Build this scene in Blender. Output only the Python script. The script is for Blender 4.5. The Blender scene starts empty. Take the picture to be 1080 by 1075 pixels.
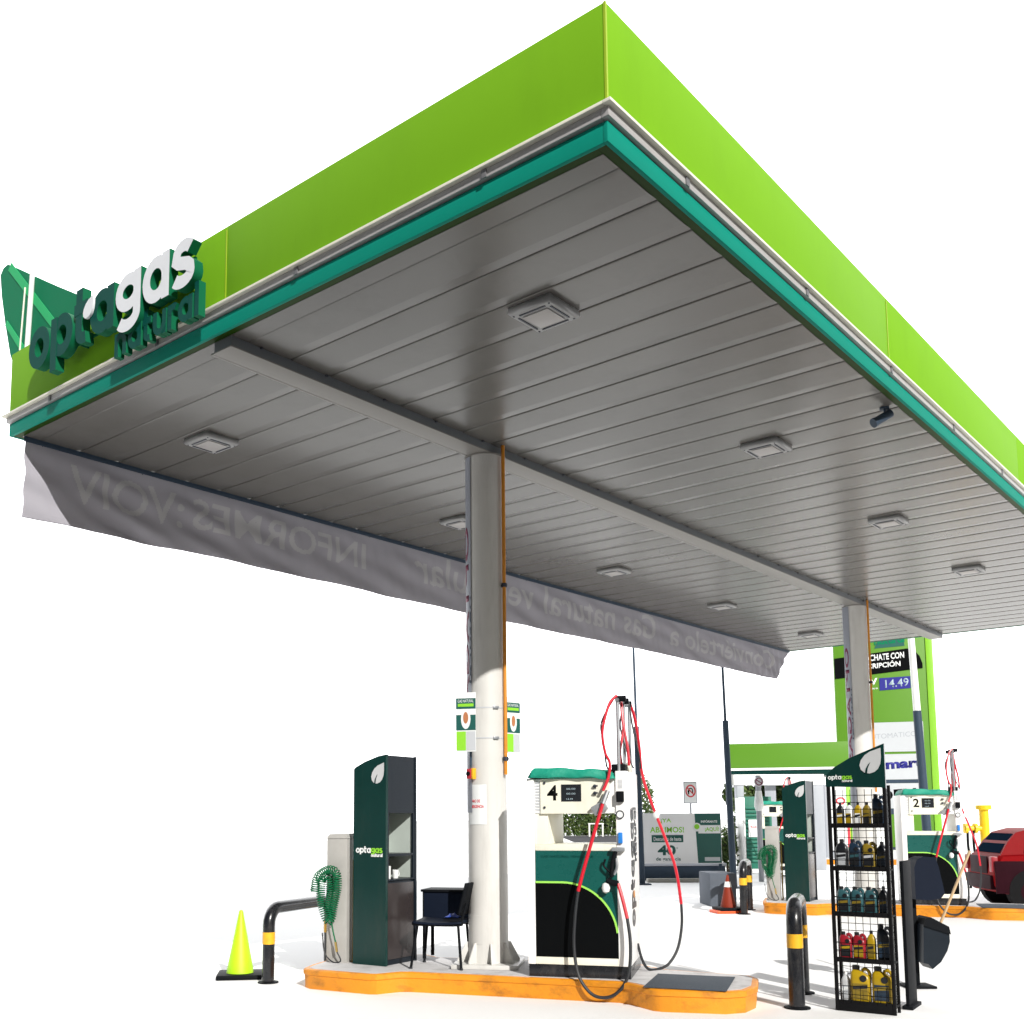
import bpy, bmesh, math, random
from mathutils import Vector, Matrix
random.seed(7)
PI = math.pi
R = math.radians
SC = bpy.context.scene
COL = SC.collection
S = 1.138

# ------------------------------------------------------------------ materials
def lin(c):
    out = []
    for v in c:
        v = v / 255.0
        out.append(v / 12.92 if v <= .04045 else ((v + .055) / 1.055) ** 2.4)
    return out

def mat(name, rgb, rough=.5, metal=0., noise=.08, nscale=6., bump=0., bscale=60., spec=.5, srgb=False, coat=0., dirt=0., dscale=3., dcol=(.10, .085, .065), streak=.18):
    """procedural principled material: base colour broken up by noise, optional fine bump"""
    m = bpy.data.materials.new(name)
    m.use_nodes = True
    nt = m.node_tree
    b = nt.nodes['Principled BSDF']
    c = lin(rgb) if srgb else list(rgb)
    tc = nt.nodes.new('ShaderNodeTexCoord')
    if noise > 0:
        n = nt.nodes.new('ShaderNodeTexNoise')
        n.inputs['Scale'].default_value = nscale
        n.inputs['Detail'].default_value = 6
        n.inputs['Roughness'].default_value = .65
        nt.links.new(tc.outputs['Object'], n.inputs['Vector'])
        mx = nt.nodes.new('ShaderNodeMix'); mx.data_type = 'RGBA'
        mx.inputs['A'].default_value = [max(0, v * (1 - noise)) for v in c] + [1]
        mx.inputs['B'].default_value = [min(1, v * (1 + noise)) for v in c] + [1]
        nt.links.new(n.outputs['Fac'], mx.inputs['Factor'])
        nt.links.new(mx.outputs['Result'], b.inputs['Base Color'])
        mr = nt.nodes.new('ShaderNodeMapRange')
        mr.inputs['To Min'].default_value = max(.03, rough - .07)
        mr.inputs['To Max'].default_value = min(1, rough + .07)
        nt.links.new(n.outputs['Fac'], mr.inputs['Value'])
        nt.links.new(mr.outputs['Result'], b.inputs['Roughness'])
    else:
        b.inputs['Base Color'].default_value = c + [1]
        b.inputs['Roughness'].default_value = rough
    if dirt > 0:
        mp = nt.nodes.new('ShaderNodeMapping'); mp.inputs['Scale'].default_value = (1, 1, streak)
        nt.links.new(tc.outputs['Object'], mp.inputs['Vector'])
        n3 = nt.nodes.new('ShaderNodeTexNoise'); n3.inputs['Scale'].default_value = dscale; n3.inputs['Detail'].default_value = 8; n3.inputs['Roughness'].default_value = .7
        nt.links.new(mp.outputs['Vector'], n3.inputs['Vector'])
        rg = nt.nodes.new('ShaderNodeMapRange'); rg.inputs['From Min'].default_value = .50; rg.inputs['From Max'].default_value = .78
        rg.inputs['To Min'].default_value = 0; rg.inputs['To Max'].default_value = dirt
        nt.links.new(n3.outputs['Fac'], rg.inputs['Value'])
        m3 = nt.nodes.new('ShaderNodeMix'); m3.data_type = 'RGBA'; m3.inputs['B'].default_value = list(dcol) + [1]
        nt.links.new(rg.outputs['Result'], m3.inputs['Factor'])
        if b.inputs['Base Color'].is_linked: nt.links.new(b.inputs['Base Color'].links[0].from_socket, m3.inputs['A'])
        else: m3.inputs['A'].default_value = c + [1]
        nt.links.new(m3.outputs['Result'], b.inputs['Base Color'])
    b.inputs['Metallic'].default_value = metal
    b.inputs['Specular IOR Level'].default_value = spec
    if coat:
        b.inputs['Coat Weight'].default_value = coat
        b.inputs['Coat Roughness'].default_value = .08
    if bump > 0:
        n2 = nt.nodes.new('ShaderNodeTexNoise')
        n2.inputs['Scale'].default_value = bscale
        n2.inputs['Detail'].default_value = 4
        nt.links.new(tc.outputs['Object'], n2.inputs['Vector'])
        bp = nt.nodes.new('ShaderNodeBump')
        bp.inputs['Strength'].default_value = bump
        bp.inputs['Distance'].default_value = .02
        nt.links.new(n2.outputs['Fac'], bp.inputs['Height'])
        nt.links.new(bp.outputs['Normal'], b.inputs['Normal'])
    return m

M = {}
M['lime'] = mat('lime_panel', (.185, .43, .016), .65, noise=.04, nscale=1.2, bump=.03, bscale=3, spec=.05, dirt=.10, dscale=2.2, dcol=(.06, .12, .01), streak=.35)
M['teal'] = mat('teal_band', (.002, .24, .175), .65, noise=.05, spec=.12)
M['darkmirror'] = mat('dark_green_trim', (.014, .042, .001), .4, noise=.3, nscale=1.5, spec=.06)
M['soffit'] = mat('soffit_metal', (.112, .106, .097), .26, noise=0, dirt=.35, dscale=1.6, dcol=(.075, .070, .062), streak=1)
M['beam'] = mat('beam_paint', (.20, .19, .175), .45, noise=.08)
M['beamweb'] = mat('beam_web_shade', (.105, .115, .125), .5, noise=.08)  # darker grey holds the shade of the beam's side face
M['gutter'] = mat('gutter_metal', (.40, .39, .39), .4, metal=.0, noise=.12)
M['bracket'] = mat('bracket_dark', (.03, .035, .05), .5)
M['clip'] = mat('clip_grey', (.17, .17, .18), .5)
M['roof'] = mat('roof_deck', (.35, .35, .35), .7)
M['column'] = mat('column_paint', (.61, .60, .575), .42, noise=.05, nscale=5, bump=.03, bscale=25, dirt=.30, dscale=5, streak=.12)
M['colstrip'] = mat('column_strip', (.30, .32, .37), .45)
M['maroon'] = mat('maroon_letters', (.16, .01, .05), .5)
M['conduit'] = mat('orange_conduit', (.62, .23, .012), .45, noise=.1)
M['black'] = mat('black_plastic', (.005, .006, .008), .65, noise=.25, nscale=14, spec=.10)
M['blackgloss'] = mat('black_gloss_paint', (.010, .011, .014), .25, noise=.2, nscale=10, dirt=.55, dscale=7, dcol=(.09, .085, .08), streak=.6)
M['rubber'] = mat('hose_rubber', (.014, .016, .02), .55, noise=.2)
M['yellowband'] = mat('yellow_band', (.80, .42, .015), .45, noise=.1, nscale=20, dirt=.5, dscale=12, dcol=(.2, .1, .02), streak=.6)
M['white'] = mat('white_paint', (.87, .87, .86), .45, noise=.04, dirt=.16, dscale=6)
M['cream'] = mat('cream_paint', (.80, .78, .66), .45, noise=.04, dirt=.16, dscale=6)
M['slate'] = mat('slate_paint', (.034, .055, .085), .5, noise=.12, spec=.25)
M['slatedark'] = mat('dark_slate_panel', (.010, .015, .022), .35, noise=.15, spec=.2)
M['slatemat'] = mat('slate_mat', (.05, .065, .085), .8, noise=.3, nscale=40, bump=.4, bscale=120)
M['orange'] = mat('orange_kerb_paint', (.74, .27, .008), .5, noise=.14, nscale=5, bump=.15, bscale=30, dirt=.75, dscale=4, dcol=(.12, .05, .012), streak=1.6)
M['concrete'] = mat('island_concrete', (.58, .57, .575), .85, noise=.16, nscale=7, bump=.25, bscale=60, dirt=.5, dscale=4, streak=1)
M['pillar'] = mat('pillar_concrete', (.40, .385, .35), .85, noise=.22, nscale=8, bump=.4, bscale=45)
M['pillarmetal'] = mat('grey_pillar_paint', (.40, .39, .37), .45, noise=.14, nscale=9)
M['blockgrey'] = mat('dark_block_concrete', (.085, .10, .125), .85, noise=.2, nscale=6, bump=.2, bscale=50)
M['deepgreen'] = mat('deep_green_panel', (.002, .030, .026), .22, noise=.18, nscale=4, spec=.3, dirt=.10, dscale=5)
M['pumpgreen'] = mat('pump_green_panel', (.004, .085, .072), .28, noise=.1)
M['limeline'] = mat('lime_line', (.32, .70, .10), .4)
M['cloth'] = mat('green_cloth', (.004, .30, .20), .6, noise=.2, nscale=12, bump=.5, bscale=18)
M['screen'] = mat('screen_black', (.01, .013, .018), .15)
M['digit'] = mat('screen_digits', (.35, .45, .5), .5)
M['letterdark'] = mat('letter_face_green', (.001, .070, .055), .6, spec=.12)
M['letterside'] = mat('letter_side_green', (.003, .125, .055), .6, noise=.1, spec=.15)
M['letterwhite'] = mat('letter_face_white', (.78, .80, .84), .35, noise=.03)
M['leafgreen'] = mat('leaf_board_green', (.002, .19, .085), .6, noise=.12, nscale=5, spec=.12)
M['leaflight'] = mat('leaf_vein_green', (.035, .46, .17), .6, spec=.12)
M['printwhite'] = mat('print_white', (.78, .80, .80), .5, noise=.02)
M['printgrey'] = mat('print_grey', (.50, .52, .55), .5, noise=.04)
M['printlime'] = mat('print_lime', (.25, .62, .03), .5, noise=.03)
M['printgreen'] = mat('print_green', (.006, .09, .075), .5, noise=.05)
M['printblack'] = mat('print_black', (.002, .0025, .003), .6, spec=.06)
M['printnavy'] = mat('print_navy', (.012, .012, .22), .5)
M['printred'] = mat('print_red', (.62, .03, .05), .5)
M['boardwhite'] = mat('board_white', (.90, .90, .92), .6, noise=.02, spec=.2)
M['printpale'] = mat('print_pale', (.55, .56, .57), .5)
M['printblue'] = mat('print_blue', (.015, .06, .40), .5)
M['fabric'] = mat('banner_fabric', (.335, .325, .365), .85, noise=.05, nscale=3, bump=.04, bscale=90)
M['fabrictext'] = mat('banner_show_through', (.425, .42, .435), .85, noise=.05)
M['coil'] = mat('green_air_hose', (.004, .13, .05), .5, spec=.2)
M['red'] = mat('red_hose', (.60, .012, .03), .35, noise=.1, nscale=25)
M['brass'] = mat('brass', (.55, .38, .12), .35, metal=.8)
M['steel'] = mat('steel', (.42, .44, .47), .35, metal=.7, noise=.12)
M['nozzle'] = mat('nozzle_grey', (.36, .38, .40), .35, metal=.4)
M['bluecap'] = mat('blue_cap', (.02, .20, .62), .4)
M['limecone'] = mat('lime_cone', (.47, .86, .01), .5, noise=.05, dirt=.25, dscale=8, streak=.5, dcol=(.2, .25, .03))
M['redcone'] = mat('faded_red_cone', (.22, .028, .012), .6, spec=.2, noise=.3, nscale=14)
M['orangeplate'] = mat('bright_orange_rubber', (.85, .10, .012), .5, noise=.1)
M['navy'] = mat('navy_board', (.006, .010, .022), .6, noise=.15, spec=.12)
M['doorbrown'] = mat('door_dark', (.035, .028, .028), .25, noise=.3, nscale=3)
M['paleshelf'] = mat('shelf_lining', (.50, .56, .52), .6)
M['wire'] = mat('wire_black', (.006, .006, .007), .6, spec=.12)
M['totem'] = mat('totem_lime', (.085, .235, .006), .5, noise=.05, nscale=.6)
M['totemside'] = mat('totem_sunlit_lime', (.22, .50, .03), .4, noise=.05)  # lighter lime carries the sunlight on the totem's narrow side
M['gaspipe'] = mat('yellow_gas_pipe', (.78, .52, .01), .4, noise=.15, nscale=10)
M['carred'] = mat('car_red_paint', (.21, .003, .005), .5, spec=.06, noise=.03)
M['cardark'] = mat('car_trim_and_shade', (.022, .004, .008), .5, noise=.3, nscale=5, spec=.05)  # dark trim, also the painted shade on the car flank
M['glass'] = mat('dark_glass', (.008, .018, .035), .15, noise=0, spec=.0)
M['tyre'] = mat('tyre_rubber', (.008, .008, .009), .8, noise=.2, spec=.1)
M['wood'] = mat('pale_wood', (.52, .36, .20), .6, noise=.2, nscale=20)
M['leaf'] = mat('foliage', (.045, .085, .018), .6, noise=.5, nscale=1.2)
M['leaf2'] = mat('foliage_light', (.09, .13, .03), .6, noise=.4, nscale=1.5)
M['bark'] = mat('bark', (.10, .075, .05), .9, noise=.3)
M['greysteel'] = mat('grey_steel_paint', (.34, .36, .40), .5, noise=.08)
M['louver'] = mat('green_louver', (.006, .14, .09), .5, noise=.15)
M['asphalt'] = mat('asphalt', (.055, .055, .06), .95, noise=.3, nscale=3, bump=.3, bscale=90, spec=.05)
M['ground'] = mat('pale_concrete', (.86, .86, .855), .9, noise=.05, nscale=.35, bump=.08, bscale=25)
M['lens'] = mat('light_lens', (.36, .34, .33), .4, noise=.05)
M['housing'] = mat('light_housing', (.30, .30, .30), .45, noise=.1)
M['oilyellow'] = mat('oil_yellow', (.40, .26, .006), .35, noise=.15, nscale=14)
M['oilred'] = mat('oil_red', (.28, .01, .02), .35, noise=.1)
M['oilteal'] = mat('oil_teal', (.03, .095, .11), .3, noise=.1)
M['oilblue'] = mat('oil_slate', (.014, .03, .055), .3, noise=.15)
M['oilblack'] = mat('oil_black', (.012, .013, .016), .3, noise=.15)
M['oilgold'] = mat('oil_label_gold', (.22, .15, .01), .45)
M['skin'] = mat('portrait_print', (.45, .17, .07), .6, noise=.3, nscale=30)

# ------------------------------------------------------------------ mesh building
class MB:
    def __init__(s): s.bm = bmesh.new()
    def xf(s, verts, rot=None, loc=(0, 0, 0)):
        m = Matrix.Translation(Vector(loc))
        if rot is not None: m = m @ rot
        bmesh.ops.transform(s.bm, matrix=m, verts=verts)
    def box(s, x0, x1, y0, y1, z0, z1, rot=None, loc=(0, 0, 0), mi=0, bev=0):
        r = bmesh.ops.create_cube(s.bm, size=1.0)
        vs = r['verts']
        for v in vs:
            v.co = Vector((x0 + (v.co.x + .5) * (x1 - x0), y0 + (v.co.y + .5) * (y1 - y0), z0 + (v.co.z + .5) * (z1 - z0)))
        fs = {f for v in vs for f in v.link_faces}
        for f in fs: f.material_index = mi
        if rot is not None or loc != (0, 0, 0): s.xf(vs, rot, loc)
        if bev:
            es = list({e for v in vs for e in v.link_edges})
            bmesh.ops.bevel(s.bm, geom=es, offset=bev, segments=2, profile=.6, affect='EDGES')
        return s
    def tube(s, pts, r, seg=8, closed=False, mi=0, taper=None):
        pts = [Vector(p) for p in pts]
        n = len(pts); rings = []
        up = None
        for i, p in enumerate(pts):
            if closed: d = pts[(i + 1) % n] - pts[i - 1]
            else: d = pts[min(i + 1, n - 1)] - pts[max(i - 1, 0)]
            if d.length < 1e-9: d = Vector((0, 0, 1))
            d.normalize()
            if up is None:
                up = Vector((0, 0, 1)) if abs(d.z) < .9 else Vector((1, 0, 0))
            a = d.cross(up)
            if a.length < 1e-5: a = d.orthogonal()
            a.normalize(); b = a.cross(d).normalized()
            up = b
            rr = r if taper is None else r + (taper - r) * i / (n - 1)
            rings.append([s.bm.verts.new(p + a * (rr * math.cos(2 * PI * k / seg)) + b * (rr * math.sin(2 * PI * k / seg))) for k in range(seg)])
        m = n if closed else n - 1
        for i in range(m):
            A, B = rings[i], rings[(i + 1) % n]
            for k in range(seg):
                f = s.bm.faces.new((A[k], A[(k + 1) % seg], B[(k + 1) % seg], B[k])); f.material_index = mi; f.smooth = True
        if not closed:
            f = s.bm.faces.new(rings[0][::-1]); f.material_index = mi
            f = s.bm.faces.new(rings[-1]); f.material_index = mi
        return s
    def lathe(s, prof, seg=24, loc=(0, 0, 0), a0=0, a1=2 * PI, mi=0):
        loc = Vector(loc); full = abs(a1 - a0 - 2 * PI) < 1e-6
        n = seg if full else seg + 1
        rings = []
        for r, z in prof:
            rings.append([s.bm.verts.new(loc + Vector((max(r, 1e-4) * math.cos(a0 + (a1 - a0) * k / seg), max(r, 1e-4) * math.sin(a0 + (a1 - a0) * k / seg), z))) for k in range(n)])
        for A, B in zip(rings, rings[1:]):
            for k in range(seg):
                j = (k + 1) % n
                f = s.bm.faces.new((A[k], A[j], B[j], B[k])); f.material_index = mi; f.smooth = True
        if full:
            s.bm.faces.new(rings[0][::-1]).material_index = mi
            s.bm.faces.new(rings[-1]).material_index = mi
        return s
    def prism(s, poly, fn, d0, d1, mi=0, front=None):
        """poly: 2D outline (a,b); fn(a,b,d) -> point; extruded d0..d1 (d0 = the seen side)"""
        A = [s.bm.verts.new(fn(a, b, d0)) for a, b in poly]
        B = [s.bm.verts.new(fn(a, b, d1)) for a, b in poly]
        n = len(poly)
        f = s.bm.faces.new(A); f.material_index = mi if front is None else front
        f = s.bm.faces.new(B[::-1]); f.material_index = mi
        for i in range(n):
            j = (i + 1) % n
            f = s.bm.faces.new((A[j], A[i], B[i], B[j])); f.material_index = mi
        return s
    def loft(s, secs, mi=0):
        """secs: list of rings (equal counts) of points"""
        rings = [[s.bm.verts.new(Vector(p)) for p in r] for r in secs]
        n = len(rings[0])
        for A, B in zip(rings, rings[1:]):
            for k in range(n):
                f = s.bm.faces.new((A[k], A[(k + 1) % n], B[(k + 1) % n], B[k])); f.material_index = mi; f.smooth = True
        s.bm.faces.new(rings[0][::-1]).material_index = mi
        s.bm.faces.new(rings[-1]).material_index = mi
        return s
    def stroke(s, pts, w, fn, d0, d1, closed=False, mi=0, front=0):
        """flat ribbon along 2D pts, width w, extruded"""
        n = len(pts); L = []; Rr = []
        P = [Vector((a, b)) for a, b in pts]
        for i in range(n):
            if closed: t0 = P[i] - P[i - 1]; t1 = P[(i + 1) % n] - P[i]
            else:
                t1 = P[min(i + 1, n - 1)] - P[i] if i < n - 1 else P[i] - P[i - 1]
                t0 = P[i] - P[i - 1] if i > 0 else t1
            t0 = t0.normalized(); t1 = t1.normalized()
            t = (t0 + t1)
            t = t.normalized() if t.length > 1e-6 else t1
            nn = Vector((-t.y, t.x))
            c = max(.5, nn.dot(Vector((-t1.y, t1.x))))
            L.append(P[i] + nn * (w / 2 / c)); Rr.append(P[i] - nn * (w / 2 / c))
        va = [[s.bm.verts.new(fn(q.x, q.y, d)) for q in side] for side in (L, Rr) for d in (d0, d1)]
        Lf, Lb, Rf, Rb = va
        m = n if closed else n - 1
        for i in range(m):
            j = (i + 1) % n
            s.bm.faces.new((Lf[i], Rf[i], Rf[j], Lf[j])).material_index = front
            s.bm.faces.new((Lb[j], Rb[j], Rb[i], Lb[i])).material_index = mi
            s.bm.faces.new((Lf[j], Lb[j], Lb[i], Lf[i])).material_index = mi
            s.bm.faces.new((Rf[i], Rb[i], Rb[j], Rf[j])).material_index = mi
        if not closed:
            s.bm.faces.new((Lf[0], Lb[0], Rb[0], Rf[0])).material_index = mi
            s.bm.faces.new((Lf[-1], Rf[-1], Rb[-1], Lb[-1])).material_index = mi
        return s
    def build(s, name, m, parent=None, bev=0, smooth=True):
        if bev:
            es = [e for e in s.bm.edges if len(e.link_faces) == 2 and e.calc_face_angle(0) > .6]
            bmesh.ops.bevel(s.bm, geom=es, offset=bev, segments=2, profile=.6, affect='EDGES', clamp_overlap=True)
        bmesh.ops.recalc_face_normals(s.bm, faces=s.bm.faces)
        me = bpy.data.meshes.new(name)
        s.bm.to_mesh(me); s.bm.free()
        for x in (m if isinstance(m, (list, tuple)) else [m]): me.materials.append(x)
        if smooth:
            for p in me.polygons: p.use_smooth = True
            me.set_sharp_from_angle(angle=R(35))
        o = bpy.data.objects.new(name, me)
        COL.objects.link(o)
        if parent is not None: o.parent = parent
        return o

def thing(name, label, cat, loc=(0, 0, 0), rz=0, group=None):
    o = bpy.data.objects.new(name, None)
    o.empty_display_size = .2
    COL.objects.link(o)
    o.location = loc; o.rotation_euler = (0, 0, rz)
    tag(o, label, cat, group)
    return o
def tag(o, label, cat, group=None):
    o['label'] = label; o['category'] = cat
    if group: o['group'] = group
    return o
def struct(o, kind='structure'):
    o['kind'] = kind; return o
def copy_tree(o, parent=None):
    c = o.copy(); COL.objects.link(c)
    if parent is not None: c.parent = parent
    for ch in list(o.children): copy_tree(ch, c)
    return c
def dup(o, label, loc=None, rz=None, group=None):
    c = copy_tree(o)
    c['label'] = label
    if group: c['group'] = group
    if loc is not None: c.location = loc
    if rz is not None: c.rotation_euler = (0, 0, rz)
    return c

def plane_fn(o, ax, ay, an):
    """maps (a,b,d) -> o + a*ax + b*ay + d*an"""
    o, ax, ay, an = Vector(o), Vector(ax), Vector(ay), Vector(an)
    return lambda a, b, d: o + ax * a + ay * b + an * d

def text(name, s, fn, width=None, height=None, m=None, parent=None, bold=0., depth=.004, cuts=None, post=None, spacing=1.):
    """flat raised lettering on a face: text box lower-left at (0,0) of fn, fitted to width x height"""
    cu = bpy.data.curves.new('tmp_text', 'FONT')
    cu.body = s; cu.size = 1.; cu.offset = bold; cu.extrude = 0; cu.space_character = spacing
    cu.resolution_u = 3
    ob = bpy.data.objects.new('tmp_text', cu)
    COL.objects.link(ob)
    dg = bpy.context.evaluated_depsgraph_get()
    me = bpy.data.meshes.new_from_object(ob.evaluated_get(dg))
    bpy.data.objects.remove(ob); bpy.data.curves.remove(cu)
    bm = bmesh.new(); bm.from_mesh(me); bpy.data.meshes.remove(me)
    if not bm.verts:
        bm.free(); return None
    x0 = min(v.co.x for v in bm.verts); x1 = max(v.co.x for v in bm.verts)
    y0 = min(v.co.y for v in bm.verts); y1 = max(v.co.y for v in bm.verts)
    sy = height / (y1 - y0) if height else None
    sx = width / (x1 - x0) if width else sy
    if sy is None: sy = sx
    for v in bm.verts:
        v.co = Vector(((v.co.x - x0) * sx, (v.co.y - y0) * sy, 0))
    bmesh.ops.remove_doubles(bm, verts=bm.verts, dist=1e-5)
    if cuts:
        bmesh.ops.triangulate(bm, faces=bm.faces[:])
        x = cuts
        W = (x1 - x0) * sx; H = (y1 - y0) * sy
        while x < W:
            bmesh.ops.bisect_plane(bm, geom=bm.verts[:] + bm.edges[:] + bm.faces[:], plane_co=(x, 0, 0), plane_no=(1, 0, 0)); x += cuts
        y = cuts
        while y < H:
            bmesh.ops.bisect_plane(bm, geom=bm.verts[:] + bm.edges[:] + bm.faces[:], plane_co=(0, y, 0), plane_no=(0, 1, 0)); y += cuts
    if depth:
        r = bmesh.ops.extrude_face_region(bm, geom=bm.faces[:])
        for g in r['geom']:
            if isinstance(g, bmesh.types.BMVert): g.co.z = -depth
    for v in bm.verts:
        v.co = fn(v.co.x, v.co.y, v.co.z)
        if post: v.co = post(v.co)
    bmesh.ops.recalc_face_normals(bm, faces=bm.faces)
    me = bpy.data.meshes.new(name); bm.to_mesh(me); bm.free()
    me.materials.append(m)
    o = bpy.data.objects.new(name, me); COL.objects.link(o)
    if parent is not None: o.parent = parent
    return o

# rounded single-storey letters of the station's lettering (x-height 1)
def arc(cx, cy, rx, ry, a0, a1, n=14):
    return [(cx + rx * math.cos(R(a0 + (a1 - a0) * i / n)), cy + ry * math.sin(R(a0 + (a1 - a0) * i / n))) for i in range(n + 1)]
def glyph(ch, w):
    h = w / 2; q = .5 - h; ring = arc(.48, .5, .48 - h, q, 0, 360, 24)[:-1]
    if ch == 'o': return .96, [(ring, True)]
    if ch == 'p': return .96, [(ring, True), ([(h, .99), (h, -.27)], False)]
    if ch == 'a': return .96, [(ring, True), ([(.96 - h, .99), (.96 - h, .0)], False)]
    if ch == 'g':
        rg = arc(.48, .58, .48 - h, .42 - h, 0, 360, 24)[:-1]
        return .96, [(rg, True), ([(.96 - h, .99), (.96 - h, .10)] + arc(.48, .08, .48 - h, .30 - h * .5, 0, -150, 12)[1:], False)]
    if ch == 't': return .62, [([(.20, 1.32), (.20, .30)] + arc(.20 + .22, .30, .22, .30 - h, 180, 290, 8)[1:], False), ([(.0, .99 - h), (.58, .99 - h)], False)]
    if ch == 's':
        ww = w * .92; k = ww / 2; A = .25
        return .80, [(arc(.42, .75 - k * .25, .36 - k, A - k * .75, 25, 180, 9) + [(.16, .62), (.26, .54), (.40, .50), (.54, .46), (.64, .38)] + arc(.38, .25 + k * .25, .40 - k, A - k * .75, 0, -155, 9), False)]
    if ch == 'n': return .88, [([(h, 0), (h, .99)], False), (arc(.44, .52, .44 - h, .48 - h, 170, 0, 12) + [(.88 - h, 0)], False)]
    if ch == 'u': return .88, [([(.88 - h, 0), (.88 - h, .99)], False), ([(h, .99)] + arc(.44, .48, .44 - h, .48 - h, 180, 350, 12), False)]
    if ch == 'r': return .58, [([(h, 0), (h, .99)], False), (arc(.40, .52, .40 - h, .48 - h, 170, 55, 8), False)]
    if ch == 'l': return .24, [([(h, 0), (h, 1.36)], False)]
    return .5, []
def word(name, s, fn, width, mats, parent, d0, d1, w=.26, gap=.07, one=None, label_faces=None):
    """lays glyphs out along a; each letter one part (or all in one part when one is given)"""
    tot = sum(glyph(c, w)[0] for c in s) + gap * (len(s) - 1)
    k = width / tot
    x = 0; one_mb = MB() if one else None
    for c in s:
        gw, strokes = glyph(c, w)
        mb = one_mb if one else MB()
        for i, (pts, cl) in enumerate(strokes):
            e = .0025 * i
            f2 = (lambda a, b, d, X=x: fn((X + a) * k, b * k, d))
            mb.stroke(pts, w, f2, d0 - e * (1 if d0 < d1 else -1), d1 - e * .5, cl, mi=1 if not one else 0, front=0)
        if not one:
            mb.build(name, mats(c) if callable(mats) else mats, parent)
        x += gw + gap
    if one: return one_mb.build(name, one, parent)

LEAF = [(1, 1.12), (.78, 1.05), (.52, .97), (.28, .82), (.10, .60), (.03, .38), (.08, .18), (.24, .04), (.46, 0), (.68, .06), (.85, .20), (.96, .42), (1.0, .70)]
SLIT = [(.27, .03), (.36, .02), (.40, .24), (.52, .50), (.42, .40), (.31, .22)]
def leaf_logo(fn, w, h, parent, m=None):
    f2 = lambda a, b, d: fn(a * w, b * h, d)
    MB().prism(LEAF, f2, 0.004, 0).build('leaf_emblem', m or M['printpale'], parent)
    return MB().prism(SLIT, f2, 0.007, .003).build('leaf_slit', M['deepgreen'], parent)
def mini_logo(fn, width, parent):
    """small 'optagas natural' wordmark"""
    k = width / 6.6
    f1 = lambda a, b, d: fn(a, b, d)
    # widths of the two halves
    def tot(s): return sum(glyph(c, .26)[0] for c in s) + .07 * (len(s) - 1)
    wa, wb = tot('opta'), tot('gas')
    kk = width / (wa + wb + .07)
    word('lettering', 'opta', fn, wa * kk, None, parent, .004, 0, one=M['printwhite'])
    word('lettering', 'gas', lambda a, b, d: fn(a + (wa + .07) * kk, b, d), wb * kk, None, parent, .004, 0, one=M['printlime'])
    wn = width * .42
    word('lettering', 'natural', lambda a, b, d: fn(a + width - wn, b - .75 * kk, d), wn, None, parent, .004, 0, one=M['printwhite'])

# ------------------------------------------------------------------ survey frame (metres right of / ahead of the standpoint)
CAM = Vector((-4.9002, -3.0519, 1.65)); YAW = .7123
FW = Vector((math.cos(YAW), math.sin(YAW), 0)); RT = Vector((math.sin(YAW), -math.cos(YAW), 0))
RZV = YAW - PI / 2            # local x = right of the view, local y = away
def site(r, f, z=0.): return Vector((CAM.x, CAM.y, 0)) + RT * r + FW * f + Vector((0, 0, z))
ZS, WV, LU, ZG, ZT, VB = 5.5372, 7.1583, 18.8373, 5.7483, 6.4022, 3.7982
U1, U2 = 3.5279, 14.0856
ISL = R(-64.66)               # the islands stand at an angle under the canopy
IH = .19

# ------------------------------------------------------------------ setting
def ground():
    mb = MB()
    N = 48
    c = site(0, 40)
    vs = [mb.bm.verts.new((c.x + 1800 * math.cos(2 * PI * i / N), c.y + 1800 * math.sin(2 * PI * i / N), 0)) for i in range(N)]
    mb.bm.faces.new(vs)
    struct(mb.build('ground', M['ground'], smooth=False))
    # unseen asphalt, added before the forecourt to darken the light bounced up
    mb = MB()
    q = [site(-60, -60), site(60, -60), site(60, 7.9), site(-60, 7.9)]
    mb.bm.faces.new([mb.bm.verts.new((p.x, p.y, .004)) for p in q])
    struct(mb.build('unseen_dark_ground', M['asphalt'], smooth=False))
    mb = MB()
    q = [site(8.2, 72), site(15.5, 72), site(22, 104), site(10, 104)]
    mb.bm.faces.new([mb.bm.verts.new((p.x, p.y, .004)) for p in q])
    struct(mb.build('road', M['asphalt'], smooth=False))
ground()

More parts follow.
